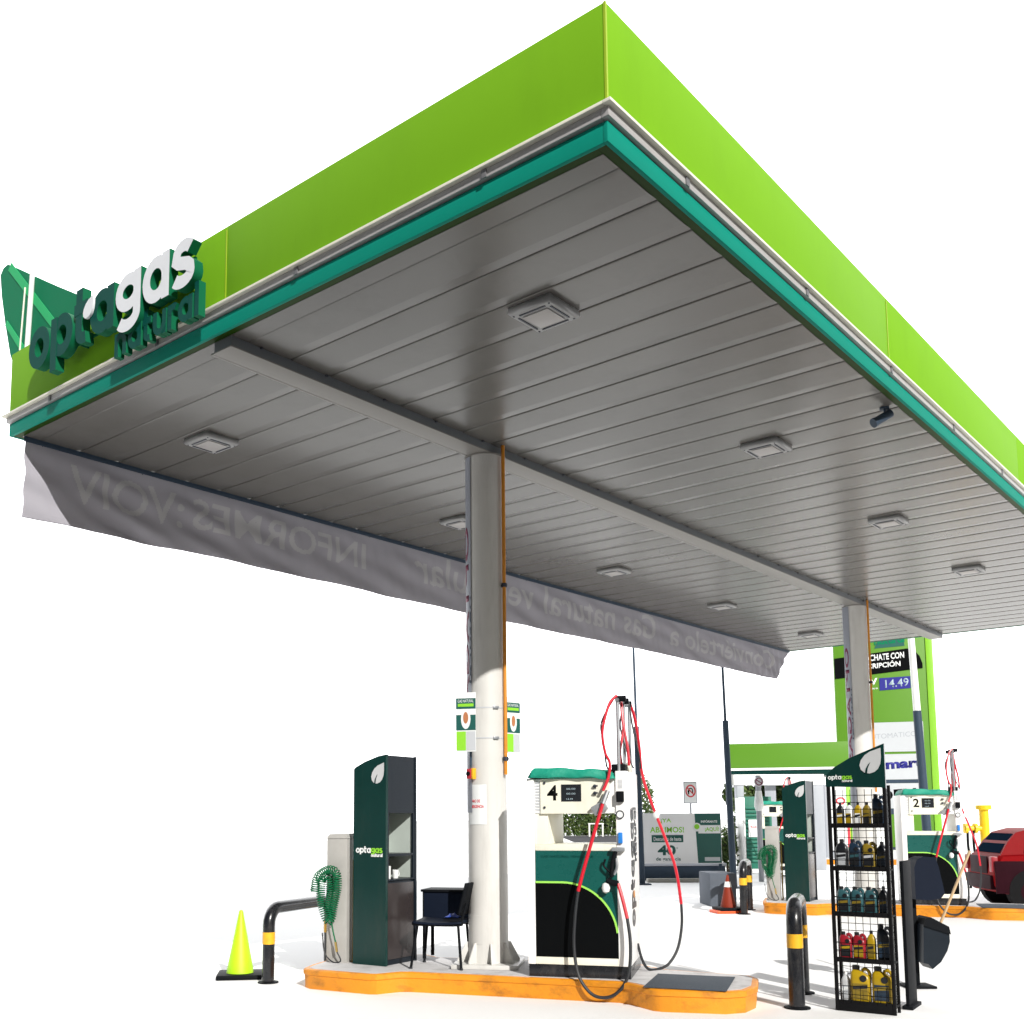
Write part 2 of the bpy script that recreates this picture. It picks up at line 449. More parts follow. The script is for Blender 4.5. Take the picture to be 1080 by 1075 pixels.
# ------------------------------------------------------------------ canopy
def canopy():
    t = thing('canopy', 'large flat forecourt canopy with lime green fascia, teal lower band and grey slatted ceiling', 'canopy', (LU / 2, WV / 2, 0))
    base = Matrix.Translation((-LU / 2, -WV / 2, 0))
    def done(mb, name, m, bev=0, smooth=True):
        bmesh.ops.transform(mb.bm, matrix=base, verts=mb.bm.verts)
        return mb.build(name, m, t, bev, smooth)
    th = .012
    def panels(n, horiz, fixed, inward):
        mb = MB()
        Ltot = LU if horiz else WV
        for i in range(n):
            a0 = Ltot * i / n + .002; a1 = Ltot * (i + 1) / n - .002
            if horiz: mb.box(a0, a1, min(fixed, fixed + inward), max(fixed, fixed + inward), ZG, ZT)
            else: mb.box(min(fixed, fixed + inward), max(fixed, fixed + inward), a0, a1, ZG, ZT)
        return mb
    done(panels(4, True, 0, th), 'fascia_panel', M['lime'], .003)
    p = panels(2, False, 0, th); bmesh.ops.translate(p.bm, verts=[v for v in p.bm.verts if v.co.y < .01], vec=(0, th, 0))
    done(p, 'fascia_panel', M['lime'], .003)
    done(panels(4, True, WV, -th), 'fascia_panel', M['lime'], .003)
    q = MB(); q.box(LU - th, LU, th + .002, WV - th - .002, ZG, ZT); done(q, 'fascia_panel', M['lime'], .003)
    # corner bead and joint covers
    mb = MB()
    mb.box(-.003, .0125, -.003, .0125, ZG + .001, ZT + .003)
    BEAD = mat('bead_yellow_green', (.36, .52, .015), .5)
    done(mb, 'corner_bead', BEAD)
    mb = MB()
    mb.box(.0, .012, -.0045, .0, ZG + .03, ZT - .03, loc=(4.709, 0, 0)); done(mb, 'joint_cover', BEAD); mb = MB(); mb.box(-.0045, 0, 0, .012, ZG + .03, ZT - .03, loc=(0, WV / 2, 0))
    done(mb, 'joint_cover', BEAD)
    # teal band
    zt = ZG - .085
    mb = MB()
    mb.box(.004, LU - .004, .004, .034, ZS, zt); mb.box(.004, .034, .036, WV - .036, ZS, zt)
    mb.box(.004, LU - .004, WV - .034, WV - .004, ZS, zt); mb.box(LU - .034, LU - .004, .036, WV - .036, ZS, zt)
    done(mb, 'fascia_band', M['teal'], .002)
    # gutter: cream lip and grey channel
    mb = MB(); o = .055
    mb.box(-o, LU + o, -o, -.001, ZG - .016, ZG + .004); mb.box(-o, -.001, .001, WV + o, ZG - .016, ZG + .004)
    mb.box(.001, LU + o, WV + .001, WV + o, ZG - .016, ZG + .004)
    done(mb, 'gutter_lip', M['cream'], .003)
    mb = MB(); o = .022
    mb.box(-o, LU + o, -o, .03, ZG - .075, ZG - .0165); mb.box(-o, .03, .031, WV + o, ZG - .075, ZG - .0165)
    mb.box(.031, LU + o, WV - .03, WV + o, ZG - .075, ZG - .0165)
    done(mb, 'gutter', M['gutter'], .006)
    for i in range(10):
        u = .9 + i * 1.9
        mb = MB(); mb.box(u - .022, u + .022, -.032, -.0225, ZG - .078, ZG - .020); done(mb, 'gutter_bracket', M['clip'], .004)
    for i in range(4):
        v = .9 + i * 1.8
        mb = MB(); mb.box(-.032, -.0225, v - .022, v + .022, ZG - .078, ZG - .020); done(mb, 'gutter_bracket', M['clip'], .004)
    # underside trim
    w0, w1 = .036, .094
    mb = MB()
    mb.box(w0, LU - w0, w0, w1, ZS + .003, ZS + .02); mb.box(w0, w1, w1 + .001, WV - w1 - .001, ZS + .003, ZS + .02)
    mb.box(w0, LU - w0, WV - w1, WV - w0, ZS + .003, ZS + .02); mb.box(LU - w1, LU - w0, w1 + .001, WV - w1 - .001, ZS + .003, ZS + .02)
    done(mb, 'underside_trim', M['darkmirror'])
    # soffit: pressed panels, run across, one continuous profile
    prof = []
    u = w1 + .001
    k = 0
    seams = [.27 + .45 * i for i in range(42)]
    edges = [u] + [s_ for s_ in seams if s_ < LU - .2] + [LU - w1 - .001]
    for a, b in zip(edges, edges[1:]):
        if b - a > .2:
            prof += [(a + .0025, ZS + .011), (a + .005, ZS + .005), (a + .014, ZS + .001), (a + .05, ZS + .0), (b - .110, ZS - .001), (b - .080, ZS + .001), (b - .005, ZS + .0068), (b - .0025, ZS + .011)]
        else:
            prof += [(a + .001, ZS + .001), (b - .003, ZS + .001), (b - .002, ZS + .014)]
    mb = MB()
    A = [mb.bm.verts.new((x, w1 + .001, z)) for x, z in prof]; B = [mb.bm.verts.new((x, WV - w1 - .001, z)) for x, z in prof]
    for i in range(len(prof) - 1): mb.bm.faces.new((A[i], B[i], B[i + 1], A[i + 1]))
    # top skin of the ceiling tray
    mb.box(w1 + .001, LU - w1 - .001, w1 + .001, WV - w1 - .001, ZS + .04, ZS + .06)
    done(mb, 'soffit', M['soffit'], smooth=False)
    # central beam with bottom flange
    mb = MB(); vc = 3.745
    mb.box(.10, LU - .10, vc - .112, vc + .112, ZS - .080, ZS + .03)
    done(mb, 'beam_web', M['beamweb'], .002)
    mb = MB()
    mb.box(.095, LU - .095, vc - .116, vc + .120, ZS - .092, ZS - .0805)
    mb.box(.095, LU - .095, vc + .122, vc + .150, ZS - .092, ZS - .078)
    done(mb, 'beam_flange', M['beam'], .002)
    for i in range(26):
        u = .4 + i * .72
        mb = MB(); mb.box(u - .009, u + .009, vc - .135, vc - .1125, ZS - .014, ZS - .004); done(mb, 'beam_clip', M['bracket'])
    # roof deck
    mb = MB(); mb.box(.102, LU - .102, .102, WV - .102, ZT - .25, ZT - .2); done(mb, 'roof', M['roof'])
    return t
canopy()

# ceiling lights
def ceiling_light(loc):
    t = thing('ceiling_light', '', 'light fixture', loc, 0, 'square lights in the canopy ceiling')
    h = .20
    MB().loft([[(x * h * .98, y * h * .98, 0) for x, y in ((-1, -1), (1, -1), (1, 1), (-1, 1))],
               [(x * h, y * h, -.045) for x, y in ((-1, -1), (1, -1), (1, 1), (-1, 1))],
               [(x * h * .9, y * h * .9, -.062) for x, y in ((-1, -1), (1, -1), (1, 1), (-1, 1))]]).build('housing', M['housing'], t, .004, False)
    i = .115
    MB().box(-i, i, -i, i, -.071, -.0625).build('lens', M['lens'], t, .003)
    mb = MB()
    e = .007; j = .150
    for a in (-1, 1):
        mb.box(-j + .03, j - .03, a * j - e, a * j + e, -.068, -.0623); mb.box(a * j - e, a * j + e, -j + .03, j - .03, -.068, -.0623)
    mb.build('groove', M['bracket'], t)
    mb = MB()
    for a in (-1, 1):
        for b in (-1, 1): mb.lathe([(.008, -.0665), (.008, -.0622)], 8, (a * .165, b * .165, 0))
    mb.build('screw', M['bracket'], t)
    return t
ord_ = ['first', 'second', 'third', 'fourth', 'fifth']
cl0 = None
for row, v in (('right', 1.49), ('left', 5.70)):
    for i, u in enumerate((1.42, 5.36, 9.06, 12.71, 16.75)):
        if row == 'right' and i == 4: continue
        desc = {('right', 0): 'square ceiling light nearest the front corner of the canopy, the largest one',
                ('right', 1): 'square ceiling light right of the beam, nearest the small security camera',
                ('right', 2): 'third square ceiling light right of the beam, before the smallest of that row',
                ('right', 3): 'farthest square ceiling light right of the beam, near the right photo edge',
                ('left', 0): 'square ceiling light left of the beam by the left end of the white banner',
                ('left', 1): 'square ceiling light partly hidden behind the front column, near the banner',
                ('left', 2): 'square ceiling light just right of the front column, above the banner',
                ('left', 3): 'square ceiling light left of the beam, second from the far end above the banner',
                ('left', 4): 'farthest square ceiling light left of the beam, beside the rear column top'}[(row, i)]
        if cl0 is None:
            cl0 = ceiling_light((u, v, ZS + .002)); cl0['label'] = desc
        else: dup(cl0, desc, (u, v, ZS + .002))

# security camera
def cctv():
    t = thing('security_camera', 'small dark bullet security camera under the right canopy edge', 'camera', (5.15, .20, ZS))
    MB().lathe([(.045, -.015), (.045, 0)], 16).build('mount', M['slate'], t)
    MB().tube([(0, 0, -.01), (0, 0, -.05), (-.03, .03, -.075)], .012).build('arm', M['slate'], t)
    d = Vector((-.55, .45, -.42)).normalized()
    p = Vector((-.0, .0, -.085))
    MB().tube([p - d * .07, p + d * .12], .042, 14).tube([p + d * .121, p + d * .145], .047, 14).build('body', M['slate'], t)
cctv()

# ------------------------------------------------------------------ fascia lettering and leaf sign
def brand_sign():
    t = thing('letter_sign', 'raised optagas natural letters in dark green and white on the left lime fascia', 'sign', (0, 5.08, ZG))
    f0 = plane_fn((0, 6.42 - 5.08, 5.925 - ZG), (0, -1, 0), (0, 0, 1), (1, 0, 0))
    cols = lambda c: [M['letterwhite'] if word_state['n'] >= 4 else M['letterdark'], M['letterside']]
    word_state = {'n': 0}
    def mats(c):
        m = cols(c); word_state['n'] += 1; return m
    word('letter', 'optagas', f0, 2.68, mats, t, -.19, -.105, w=.27, gap=.06)
    f1 = plane_fn((0, 4.96 - 5.08, 5.655 - ZG), (0, -1, 0), (0, 0, 1), (1, 0, 0))
    word('letter', 'natural', f1, 1.22, [M['letterdark'], M['letterside']], t, -.15, -.085, w=.27, gap=.10)
    # white leaf on the letter t
    f2 = lambda a, b, d: Vector((d, 5.40 - 5.08 - a * .17, 6.12 - ZG + b * .17))
    MB().prism(LEAF, f2, -.215, -.193).build('leaf_emblem', M['letterwhite'], t)
    mb = MB()
    for z in (6.02, 6.20): mb.box(-.104, -.085, -1.22, 1.22, z - ZG - .010, z - ZG + .010)
    for z in (6.02, 6.20):
        for k in range(5): mb.box(-.0848, -.0005, -1.15 + k * .575 - .01, -1.15 + k * .575 + .01, z - ZG - .008, z - ZG + .008)
    mb.build('mounting_rail', M['letterside'], t)
brand_sign()

def leaf_sign():
    x0 = .12
    t = thing('leaf_sign', 'big green leaf shaped board with light veins standing above the left canopy corner', 'sign', (x0, 7.0, ZS))
    O = lambda v, z: (7.0 - v, z - ZS)
    fn = lambda a, b, d: Vector((d, -a, b))
    pts = [(7.72, 7.50), (7.66, 7.56), (7.56, 7.57), (7.2, 7.36), (6.7, 7.07), (6.2, 6.79), (5.8, 6.56), (5.55, 6.42), (5.6, 6.30), (5.9, 6.1), (6.5, 5.97), (7.0, 6.0), (7.22, 6.2), (7.42, 6.52), (7.56, 6.9), (7.67, 7.25)]
    MB().prism([O(*q) for q in pts], fn, -.015, .10).build('board', M['leafgreen'], t, .004)
    f2 = fn
    def vein(a, b, w0, w1):
        A, B = Vector(O(*a)), Vector(O(*b)); d = (B - A).normalized(); n = Vector((-d.y, d.x))
        return MB().prism([tuple(A + n * w0), tuple(B + n * w1), tuple(B - n * w1), tuple(A - n * w0)], f2, -.022, -.0152).build('vein', M['leaflight'], t)
    vein((7.50, 7.52), (6.30, 6.35), .045, .045)
    vein((7.53, 6.90), (7.1, 6.45), .03, .04)
    MB().tube([(-.05, O(7.02, 0)[0] * -1, .30), (-.05, O(6.93, 0)[0] * -1, 7.33 - ZS)], .026, 10).build('support_pole', M['white'], t)
    MB().tube([(-.03, 7.18 - 7.0, .95), (-.03, 7.12 - 7.0, 7.15 - ZS)], .009, 6).build('cable', M['cream'], t)
leaf_sign()

# ------------------------------------------------------------------ banner
def ripple(u, z):
    k = (ZS - z) / .85
    g = math.exp(-((u - 1.3) / 2.2) ** 2)
    f = .012 * math.sin(7 * u + 13 * z) * math.sin(1.9 * u + .6) + .007 * math.sin(3.2 * u + 19 * z + .8 * math.sin(1.3 * u)) * (1 + 1.2 * g)
    f += .014 * g * min(1, u / .8) * math.sin(22 * (z - ZS) + 8.5 * u) * (0.4 + k)
    f += .012 * math.sin(3.3 * u + 2 * z) + .002 * math.sin(31 * u + 9 * z)
    f += .02 * math.exp(-((u - 17.8) / 1.0) ** 2) * math.sin(22 * u + 5 * z)
    ph = (u % 1.18) / 1.18 - .5
    f += .020 * math.exp(-(ph / .16) ** 2) * math.exp(-k * 3.0)
    return f * min(1, .15 + k * 3.5)
def banner():
    t = thing('banner', 'long white fabric banner hanging from the left canopy edge, lettering showing through its back', 'banner', (LU / 2, WV - .11, ZS))
    def bottom(u): return 4.70 + .006 * u + .010 * math.sin(u * .6) + .004 * math.sin(3.1 * u)
    def place(u, k):
        zt = ZS - .012
        z = zt + (bottom(u) - zt) * k
        uu = u - (0.66 * k if u > 18.5 else (.66 * k * max(0, (u - 17.2) / 1.3)))
        return Vector((uu - LU / 2, ripple(uu, z), z - ZS))
    from mathutils.bvhtree import BVHTree
    V2, F2 = [], []
    def tx(s_, u0, u1, z0, h, bold=.012):
        o = text('tmp', s_, lambda p, q, d: Vector((u0 - p, z0 + q, 0)), u0 - u1, h, M['fabrictext'], None, bold=bold, depth=0)
        bm = bmesh.new(); bm.from_mesh(o.data); bmesh.ops.triangulate(bm, faces=bm.faces[:])
        n0 = len(V2); bm.verts.index_update()
        V2.extend([v.co.copy() for v in bm.verts]); F2.extend([[v.index + n0 for v in f.verts] for f in bm.faces])
        me = o.data; bpy.data.objects.remove(o); bpy.data.meshes.remove(me); bm.free()
    tx('Convi\u00e9rtelo a', 17.9, 13.15, 5.0, .42)
    tx('Gas natural vehicular', 12.67, 5.9, 5.02, .46)
    tx('INFORMES', 4.95, 2.15, 5.02, .36)
    tx(':VOIV', 2.02, .62, 4.98, .40)
    bvh = BVHTree.FromPolygons(V2, F2)
    NU, NZ = 1400, 62
    mb = MB()
    g = [[mb.bm.verts.new(place(.12 + (18.72 - .12) * i / NU, j / NZ)) for j in range(NZ + 1)] for i in range(NU + 1)]
    for i in range(NU):
        for j in range(NZ):
            f = mb.bm.faces.new((g[i][j], g[i + 1][j], g[i + 1][j + 1], g[i][j + 1]))
            c = (g[i][j].co + g[i + 1][j + 1].co) / 2
            if bvh.ray_cast(Vector((c.x + LU / 2, c.z + ZS, 1)), Vector((0, 0, -1)), 3)[0] is not None: f.material_index = 1
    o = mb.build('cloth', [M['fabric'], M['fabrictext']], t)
    so = o.modifiers.new('thickness', 'SOLIDIFY'); so.thickness = .004; so.offset = 1
    mb = MB()
    for i in range(16):
        u = .3 + i * 1.18
        mb.tube([(u - LU / 2, ripple(u, ZS - .05) - .006, -.055), (u - LU / 2, .02, .0)], .006, 5)
    mb.build('tie', M['bracket'], t)
    mb = MB(); mb.box(.10 - LU / 2, LU / 2 - .1, -.030, -.012, -.050, .001); mb.build('rail', M['slate'], t, .003)
banner()

# ------------------------------------------------------------------ islands
def island(loc, label, group):
    t = thing('kerb_island', label, 'island', loc, ISL, group)
    P = [(-1.56, -.30), (-1.54, -.52), (-1.46, -.60), (-.86, -.755), (-.78, -.745), (-.63, -.575), (-.55, -.555), (1.22, -.665), (1.33, -.75), (1.50, -.955), (1.58, -.985), (2.05, -.965), (2.20, -.86), (2.28, -.62), (2.29, -.20),
         (2.22, -.06), (1.55, .13), (1.40, .28), (1.25, .46), (-.60, .46), (-.75, .62), (-1.40, .62), (-1.52, .52)]
    P = [(a * S, b * S) for a, b in P]
    cx = sum(a for a, b in P) / len(P); cy = sum(b for a, b in P) / len(P)
    def inset(d):
        out = []
        n = len(P)
        for i in range(n):
            p0, p1, p2 = Vector(P[i - 1]), Vector(P[i]), Vector(P[(i + 1) % n])
            a = (p1 - p0).normalized(); b = (p2 - p1).normalized()
            nn = Vector((-(a + b).y, (a + b).x)).normalized()
            out.append(p1 + nn * d)
        return out
    def ring(d, z): return [(q.x, q.y, z) for q in inset(d)]
    MB().loft([ring(.02, 0), ring(.012, IH - .062), ring(.0, IH - .052), ring(.0, IH - .012), ring(.012, IH - .001), ring(.045, IH)]).build('kerb', M['orange'], t)
    mb = MB()
    mb.bm.faces.new([mb.bm.verts.new((q.x, q.y, IH + .003)) for q in inset(.055)])
    r = bmesh.ops.extrude_face_region(mb.bm, geom=mb.bm.faces[:])
    for g in r['geom']:
        if isinstance(g, bmesh.types.BMVert): g.co.z = IH - .05
    mb.build('top_slab', M['concrete'], t, smooth=False)
    MB().box(1.50 * S, 2.12 * S, -.83 * S, -.10 * S, IH + .004, IH + .012, rot=Matrix.Rotation(R(-4), 4, 'Z')).build('mat', M['slatemat'], t, .003)
    return t
isl1 = island((U1, VB, 0), 'front orange kerbed pump island with a dark mat, under the nearest column', 'orange kerbed pump islands')
isl2 = dup(isl1, 'orange kerbed pump island behind the oil rack, carrying pump 2', (U2, VB, 0))
p3 = site(14.2, 29.0); isl3 = dup(isl1, 'small far orange kerb seen behind the second dark green kiosk', (p3.x, p3.y, 0))
p4 = site(14.4, 38.5); isl4 = dup(isl1, 'farthest thin orange kerb, just behind the louvred green cabinet', (p4.x, p4.y, 0))

def iloc(isl, x, y, z=IH):
    o = Vector(isl.location); c, s_ = math.cos(ISL), math.sin(ISL)
    return Vector((o.x + (x * c - y * s_) * S, o.y + (x * s_ + y * c) * S, z))

# ------------------------------------------------------------------ columns
def column(loc, label, full=True):
    t = thing('column', label, 'column', loc, ISL, 'round steel columns holding the canopy')
    MB().lathe([(.20, IH + .04), (.20, ZS - .099)], 48).build('shaft', M['column'], t)
    q = R(25)
    MB().box(-.33, .33, -.33, .33, IH + .004, IH + .045, rot=Matrix.Rotation(R(6), 4, 'Z')).build('base_plate', M['column'], t, .006)
    for k in range(8):
        a = k * PI / 4 + R(20)
        rot = Matrix.Rotation(a, 4, 'Z')
        mb = MB(); fn = lambda x, z, d: Vector((x, d, z))
        mb.prism([(.198, IH + .045), (.315, IH + .045), (.315, IH + .07), (.225, IH + .24), (.198, IH + .24)], fn, -.008, .008)
        mb.xf(mb.bm.verts, rot)
        mb.build('gusset', M['column'], t, .002)
    MB().lathe([(.222, ZS - .104), (.222, ZS - .0925)], 32).build('cap_plate', M['beam'], t)
    # curved lettering strip on the left flank
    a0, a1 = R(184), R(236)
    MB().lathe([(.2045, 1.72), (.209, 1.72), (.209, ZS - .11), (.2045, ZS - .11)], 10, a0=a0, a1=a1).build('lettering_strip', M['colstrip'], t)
    rr = .2105
    def fn(a, b, d):
        ang = R(226) - b / rr
        return Vector(((rr + d) * math.cos(ang), (rr + d) * math.sin(ang), a))
    text('lettering', 'OPTAGAS', lambda a, b, d: fn(ZS - .85 - a, b, d), 2.1, .11, M['maroon'], t, bold=.02, depth=.003, cuts=.04)
    text('lettering', 'natural', lambda a, b, d: fn(ZS - 1.6 - a, b - .03, d), .9, .022, M['slate'], t, depth=.003, cuts=.04)
    # access door low on the shaft
    MB().lathe([(.2005, .42), (.204, .42), (.204, .70), (.2005, .70)], 10, a0=R(205), a1=R(266)).build('access_door', M['column'], t)
    return t
col1 = column((U1, VB, 0), 'front round column with base gussets, white where sunlit, rising from the nearest island')
col2 = dup(col1, 'rear round column, half hidden behind the dark green oil rack', (U2, VB, 0))

def conduit(c, label):
    t = thing('conduit', label, 'pipe', c.location, ISL, 'orange pipes on the columns')
    a = R(-22) ; r = .232
    x, y = r * math.cos(a), r * math.sin(a)
    MB().tube([(x, y, 2.10), (x, y, ZS - .0)], .019, 10).build('pipe', M['conduit'], t)
    for z in (4.05, 2.26):
        mb = MB()
        mb.tube([(x * .80, y * .80, z), (x * 1.14, y * 1.14, z)], .012, 6)
        mb.lathe([(.030, z - .02), (.030, z + .02)], 12, (x, y, 0))
        mb.build('clamp', M['bracket'], t)
    return t
cd1 = conduit(col1, 'orange conduit pipe clamped to the right side of the front column')
cd2 = dup(cd1, 'orange conduit pipe on the rear column, behind the oil rack header', col2.location)

def ad_sign(label, ang, out, w, h, z, rz):
    """small printed board strapped to the column"""
    t = thing('column_sign', label, 'sign', (0, 0, 0), 0, 'printed boards strapped to the front column')
    c = Vector(col1.location); a = ISL + ang
    t.location = (c.x + out * math.cos(a), c.y + out * math.sin(a), z); t.rotation_euler = (0, 0, rz)
    fn = plane_fn((-w / 2, -.008, 0), (1, 0, 0), (0, 0, 1), (0, -1, 0))
    def rect(name, x0, x1, y0, y1, m, d=.003): return MB().prism([(x0 * w, y0 * h), (x1 * w, y0 * h), (x1 * w, y1 * h), (x0 * w, y1 * h)], fn, d, .0002).build(name, m, t)
    MB().box(-w / 2, w / 2, -.008, .008, 0, h).build('board', M['printwhite'], t, .003)
    rect('print_field', .0, 1., .36, .90, M['printgreen'], .002)
    rect('print_field', .02, .50, .02, .34, M['printlime'], .002)
    rect('print_field', .52, .98, .02, .34, M['printgrey'], .002)
    rect('print_stripe', .0, 1, .62, .72, M['printwhite'], .003)
    rect('print_stripe', .10, .90, .76, .81, M['printlime'], .003)
    text('lettering', 'GAS NATURAL', plane_fn((-w / 2 + .1 * w, -.0105, .83 * h), (1, 0, 0), (0, 0, 1), (0, -1, 0)), .8 * w, .05 * h, M['printwhite'], t, depth=.002)
    ov = arc(.5 * w, .55 * h, .24 * w, .17 * h, 0, 360, 20)[:-1]
    MB().prism(ov, fn, .0045, .001).build('portrait_oval', M['printwhite'], t)
    ov = arc(.5 * w, .57 * h, .13 * w, .10 * h, 0, 360, 16)[:-1]
    MB().prism(ov, fn, .006, .002).build('portrait', M['skin'], t)
    return t
VDIR = YAW - PI / 2
ad_sign('small green and white printed board on the left side of the front column', R(239), .30, .205, .60, 2.33, VDIR + R(-14))
ad_sign('small green and white printed board right of the front column, behind the orange pipe', R(28), .275, .19, .58, 2.33, VDIR + R(38))
def straps():
    for z, lb in ((2.78, 'upper thin metal strap around the front column between the two boards'), (2.47, 'lower thin metal strap around the front column between the two boards')):
        t = thing('strap', lb, 'strap', (U1, VB, z), ISL, 'metal straps around the front column')
        MB().lathe([(.2008, -.006), (.2035, -.006), (.2035, .006), (.2008, .006)], 48).build('band', M['printgrey'], t)
        a = R(-50)
        MB().box(.202, .218, -.03, .03, -.014, .014, rot=Matrix.Rotation(a, 4, 'Z')).build('buckle', M['steel'], t, .003)
straps()
def col_label():
    t = thing('emergency_notice', 'white rounded notice with red lettering wrapped on the lower front column', 'notice', (U1, VB, 1.6), ISL)
    MB().lathe([(.2012, 0), (.2045, 0), (.2045, .40), (.2012, .40)], 16, a0=R(222), a1=R(281)).build('plate', M['printwhite'], t)
    fn = lambda a, b, d: Vector(((.2055 + d) * math.cos(R(226) + a / .205), (.2055 + d) * math.sin(R(226) + a / .205), b))
    text('lettering', 'PARO DE', lambda a, b, d: fn(a + .02, b + .22, d), .11, .03, M['printred'], t, bold=.03, depth=.002, cuts=.03)
    text('lettering', 'EMERGENCIA', lambda a, b, d: fn(a + .005, b + .165, d), .165, .03, M['printred'], t, bold=.03, depth=.002, cuts=.03)
    b = thing('emergency_button', 'small red and yellow emergency stop box on the front column above the white notice', 'button', (U1, VB, 2.05), ISL)
    rot = Matrix.Rotation(R(236), 4, 'Z')
    MB().box(.200, .250, -.040, .028, .01, .11, rot=rot).build('box', M['printred'], b, .005)
    MB().box(.200, .246, .030, .052, .005, .115, rot=rot).build('yellow_plate', M['yellowband'], b, .003)
    mb = MB(); mb.tube([(.250, -.006, .06), (.268, -.006, .06)], .022, 14); mb.xf(mb.bm.verts, rot); mb.build('button', M['black'], b)
    mb = MB(); mb.tube([(.225, 0, .13), (.222, .0, .35)], .012, 8); mb.xf(mb.bm.verts, rot); mb.build('cable', M['slate'], b)
col_label()

# ------------------------------------------------------------------ fuel pumps
def spline(pts, n=10):
    P = [Vector(p) for p in pts]; out = []
    for i in range(len(P) - 1):
        p0 = P[max(i - 1, 0)]; p1 = P[i]; p2 = P[i + 1]; p3 = P[min(i + 2, len(P) - 1)]
        for k in range(n):
            t = k / n
            out.append(.5 * ((2 * p1) + (-p0 + p2) * t + (2 * p0 - 5 * p1 + 4 * p2 - p3) * t * t + (-p0 + 3 * p1 - 3 * p2 + p3) * t ** 3))
    out.append(P[-1]); return out
PW, PD = .955, .92
def pump(isl, num, label):
    t = thing('fuel_pump', label, 'fuel pump', iloc(isl, .47, -.555), ISL, 'white and green gas pumps')
    x0, x1, y1 = 0, PW, PD
    MB().box(.006, x1 - .004, .012, y1 - .012, 0, .115).build('plinth', M['blackgloss'], t, .004)
    MB().box(0, .075, 0, y1, .116, 1.845).build('side_post', M['white'], t, .008)
    MB().box(x1 - .11, x1, 0, y1, .116, 1.905).build('side_post', M['white'], t, .008)
    MB().box(.0765, x1 - .1115, .012, y1 - .012, .118, 1.165).build('cabinet', M['white'], t, .004)
    MB().box(.0765, x1 - .1115, .002, y1 - .002, 1.166, 1.225).build('sill', M['cream'], t, .006)
    MB().box(.0765, x1 - .1115, .001, .0115, .119, .185).build('bottom_rail', M['cream'], t, .002)
    fn = plane_fn((0, .012, 0), (1, 0, 0), (0, 0, 1), (0, -1, 0))
    xa, xb = .078, x1 - .1125
    MB().prism([(xa, .187), (xb, .187), (xb, 1.163), (xa, 1.163)], fn, .004, .0005).build('green_panel', M['pumpgreen'], t)
    top = [(xa, .865), (xa + .25, .865)] + arc(xa + .25, .36, xb - xa - .25 - .001, .505, 90, 0, 16)[1:]
    top[-1] = (xb - .001, .40)
    MB().prism([(xa + .001, .188), (xb - .001, .188)] + top[::-1], fn, .010, .001).build('black_panel', M['printblack'], t)
    MB().stroke([(a, b + .008) for a, b in top[:-1]], .018, fn, .012, .005).build('lime_line', M['limeline'], t)
    text('lettering', 'GAS NATURAL VEHICULAR', plane_fn((xa + .05, .008, 1.10), (1, 0, 0), (0, 0, 1), (0, -1, 0)), .50, .022, M['printgreen'], t, depth=.002)
    # head with slanted right end of the door
    MB().box(.0765, x1 - .1115, .02, y1 - .02, 1.515, 1.84).build('head', M['white'], t, .004)
    fh = plane_fn((0, .0195, 0), (1, 0, 0), (0, 0, 1), (0, -1, 0))
    MB().prism([(.135, 1.512), (.60, 1.512), (.68, 1.62), (.775, 1.66), (.80, 1.838), (.135, 1.838)], fh, .016, .0005).build('door', M['cream'], t, .003)
    mb = MB()
    for i in range(10): mb.box(.082, .125, .0145, .0198, 1.545 + i * .028, 1.557 + i * .028)
    mb.build('vent', M['printgrey'], t)
    MB().prism([(.335, 1.625), (.525, 1.625), (.525, 1.785), (.335, 1.785)], fh, .0195, .0165).build('screen', M['screen'], t)
    fd = plane_fn((0, -.0005, 0), (1, 0, 0), (0, 0, 1), (0, -1, 0))
    for q, (tx_, zz, w_) in enumerate((('00.00', 1.735, .085), ('00.00', 1.69, .085), ('14.49', 1.64, .06))):
        text('digits', tx_, plane_fn((.385, -.0005, zz), (1, 0, 0), (0, 0, 1), (0, -1, 0)), w_, .016, M['digit'], t, depth=.002)
    text('pump_number', num, plane_fn((.20, .003, 1.635), (1, 0, 0), (0, 0, 1), (0, -1, 0)), None, .145, M['printblack'], t, bold=.025, depth=.003)
    mb = MB()
    for (a, b) in ((.175, 1.80), (.175, 1.57)): mb.tube([(a, .0035, b), (a, -.006, b)], .012, 10)
    mb.build('lock', M['bracket'], t)
    mb = MB()
    for (a, b) in ((.655, 1.765), (.655, 1.70)): mb.tube([(a, .0035, b), (a, -.02, b)], .017, 10); mb.box(a - .012, a + .03, -.03, -.02, b - .006, b + .010)
    mb.build('valve_knob', M['bracket'], t, .002)
    # inner cheek of the window
    MB().box(.0765, .20, .03, y1 - .03, 1.2255, 1.5145).build('window_cheek', M['cream'], t, .004)
    # right post fittings
    MB().box(x1 - .10, x1 - .03, -.045, -.001, 1.615, 1.715).build('nozzle_boot', M['black'], t, .008)
    mb = MB(); ring = [(x1 - .07 + .035 * math.cos(a), -.012, 1.50 + .035 * math.sin(a)) for a in [k * PI / 8 for k in range(16)]]
    mb.tube(ring, .006, 6, closed=True); mb.build('gauge_ring', M['bracket'], t)
    MB().tube([(x1 - .07, -.001, 1.50), (x1 - .07, -.012, 1.50)], .029, 14).build('gauge_face', M['printwhite'], t)
    MB().box(x1 - .09, x1 - .05, -.03, -.001, 1.235, 1.335).build('blue_switch', M['bluecap'], t, .006)
    MB().box(x1 - .15, x1 - .03, -.06, -.001, 1.165, 1.20).build('holster', M['nozzle'], t, .006)
    mb = MB()
    for k in range(7): mb.box(x1 - .085, x1 - .045, -.003, -.0005, 1.745 + k * .012, 1.751 + k * .012)
    mb.build('rating_label', M['printgrey'], t)
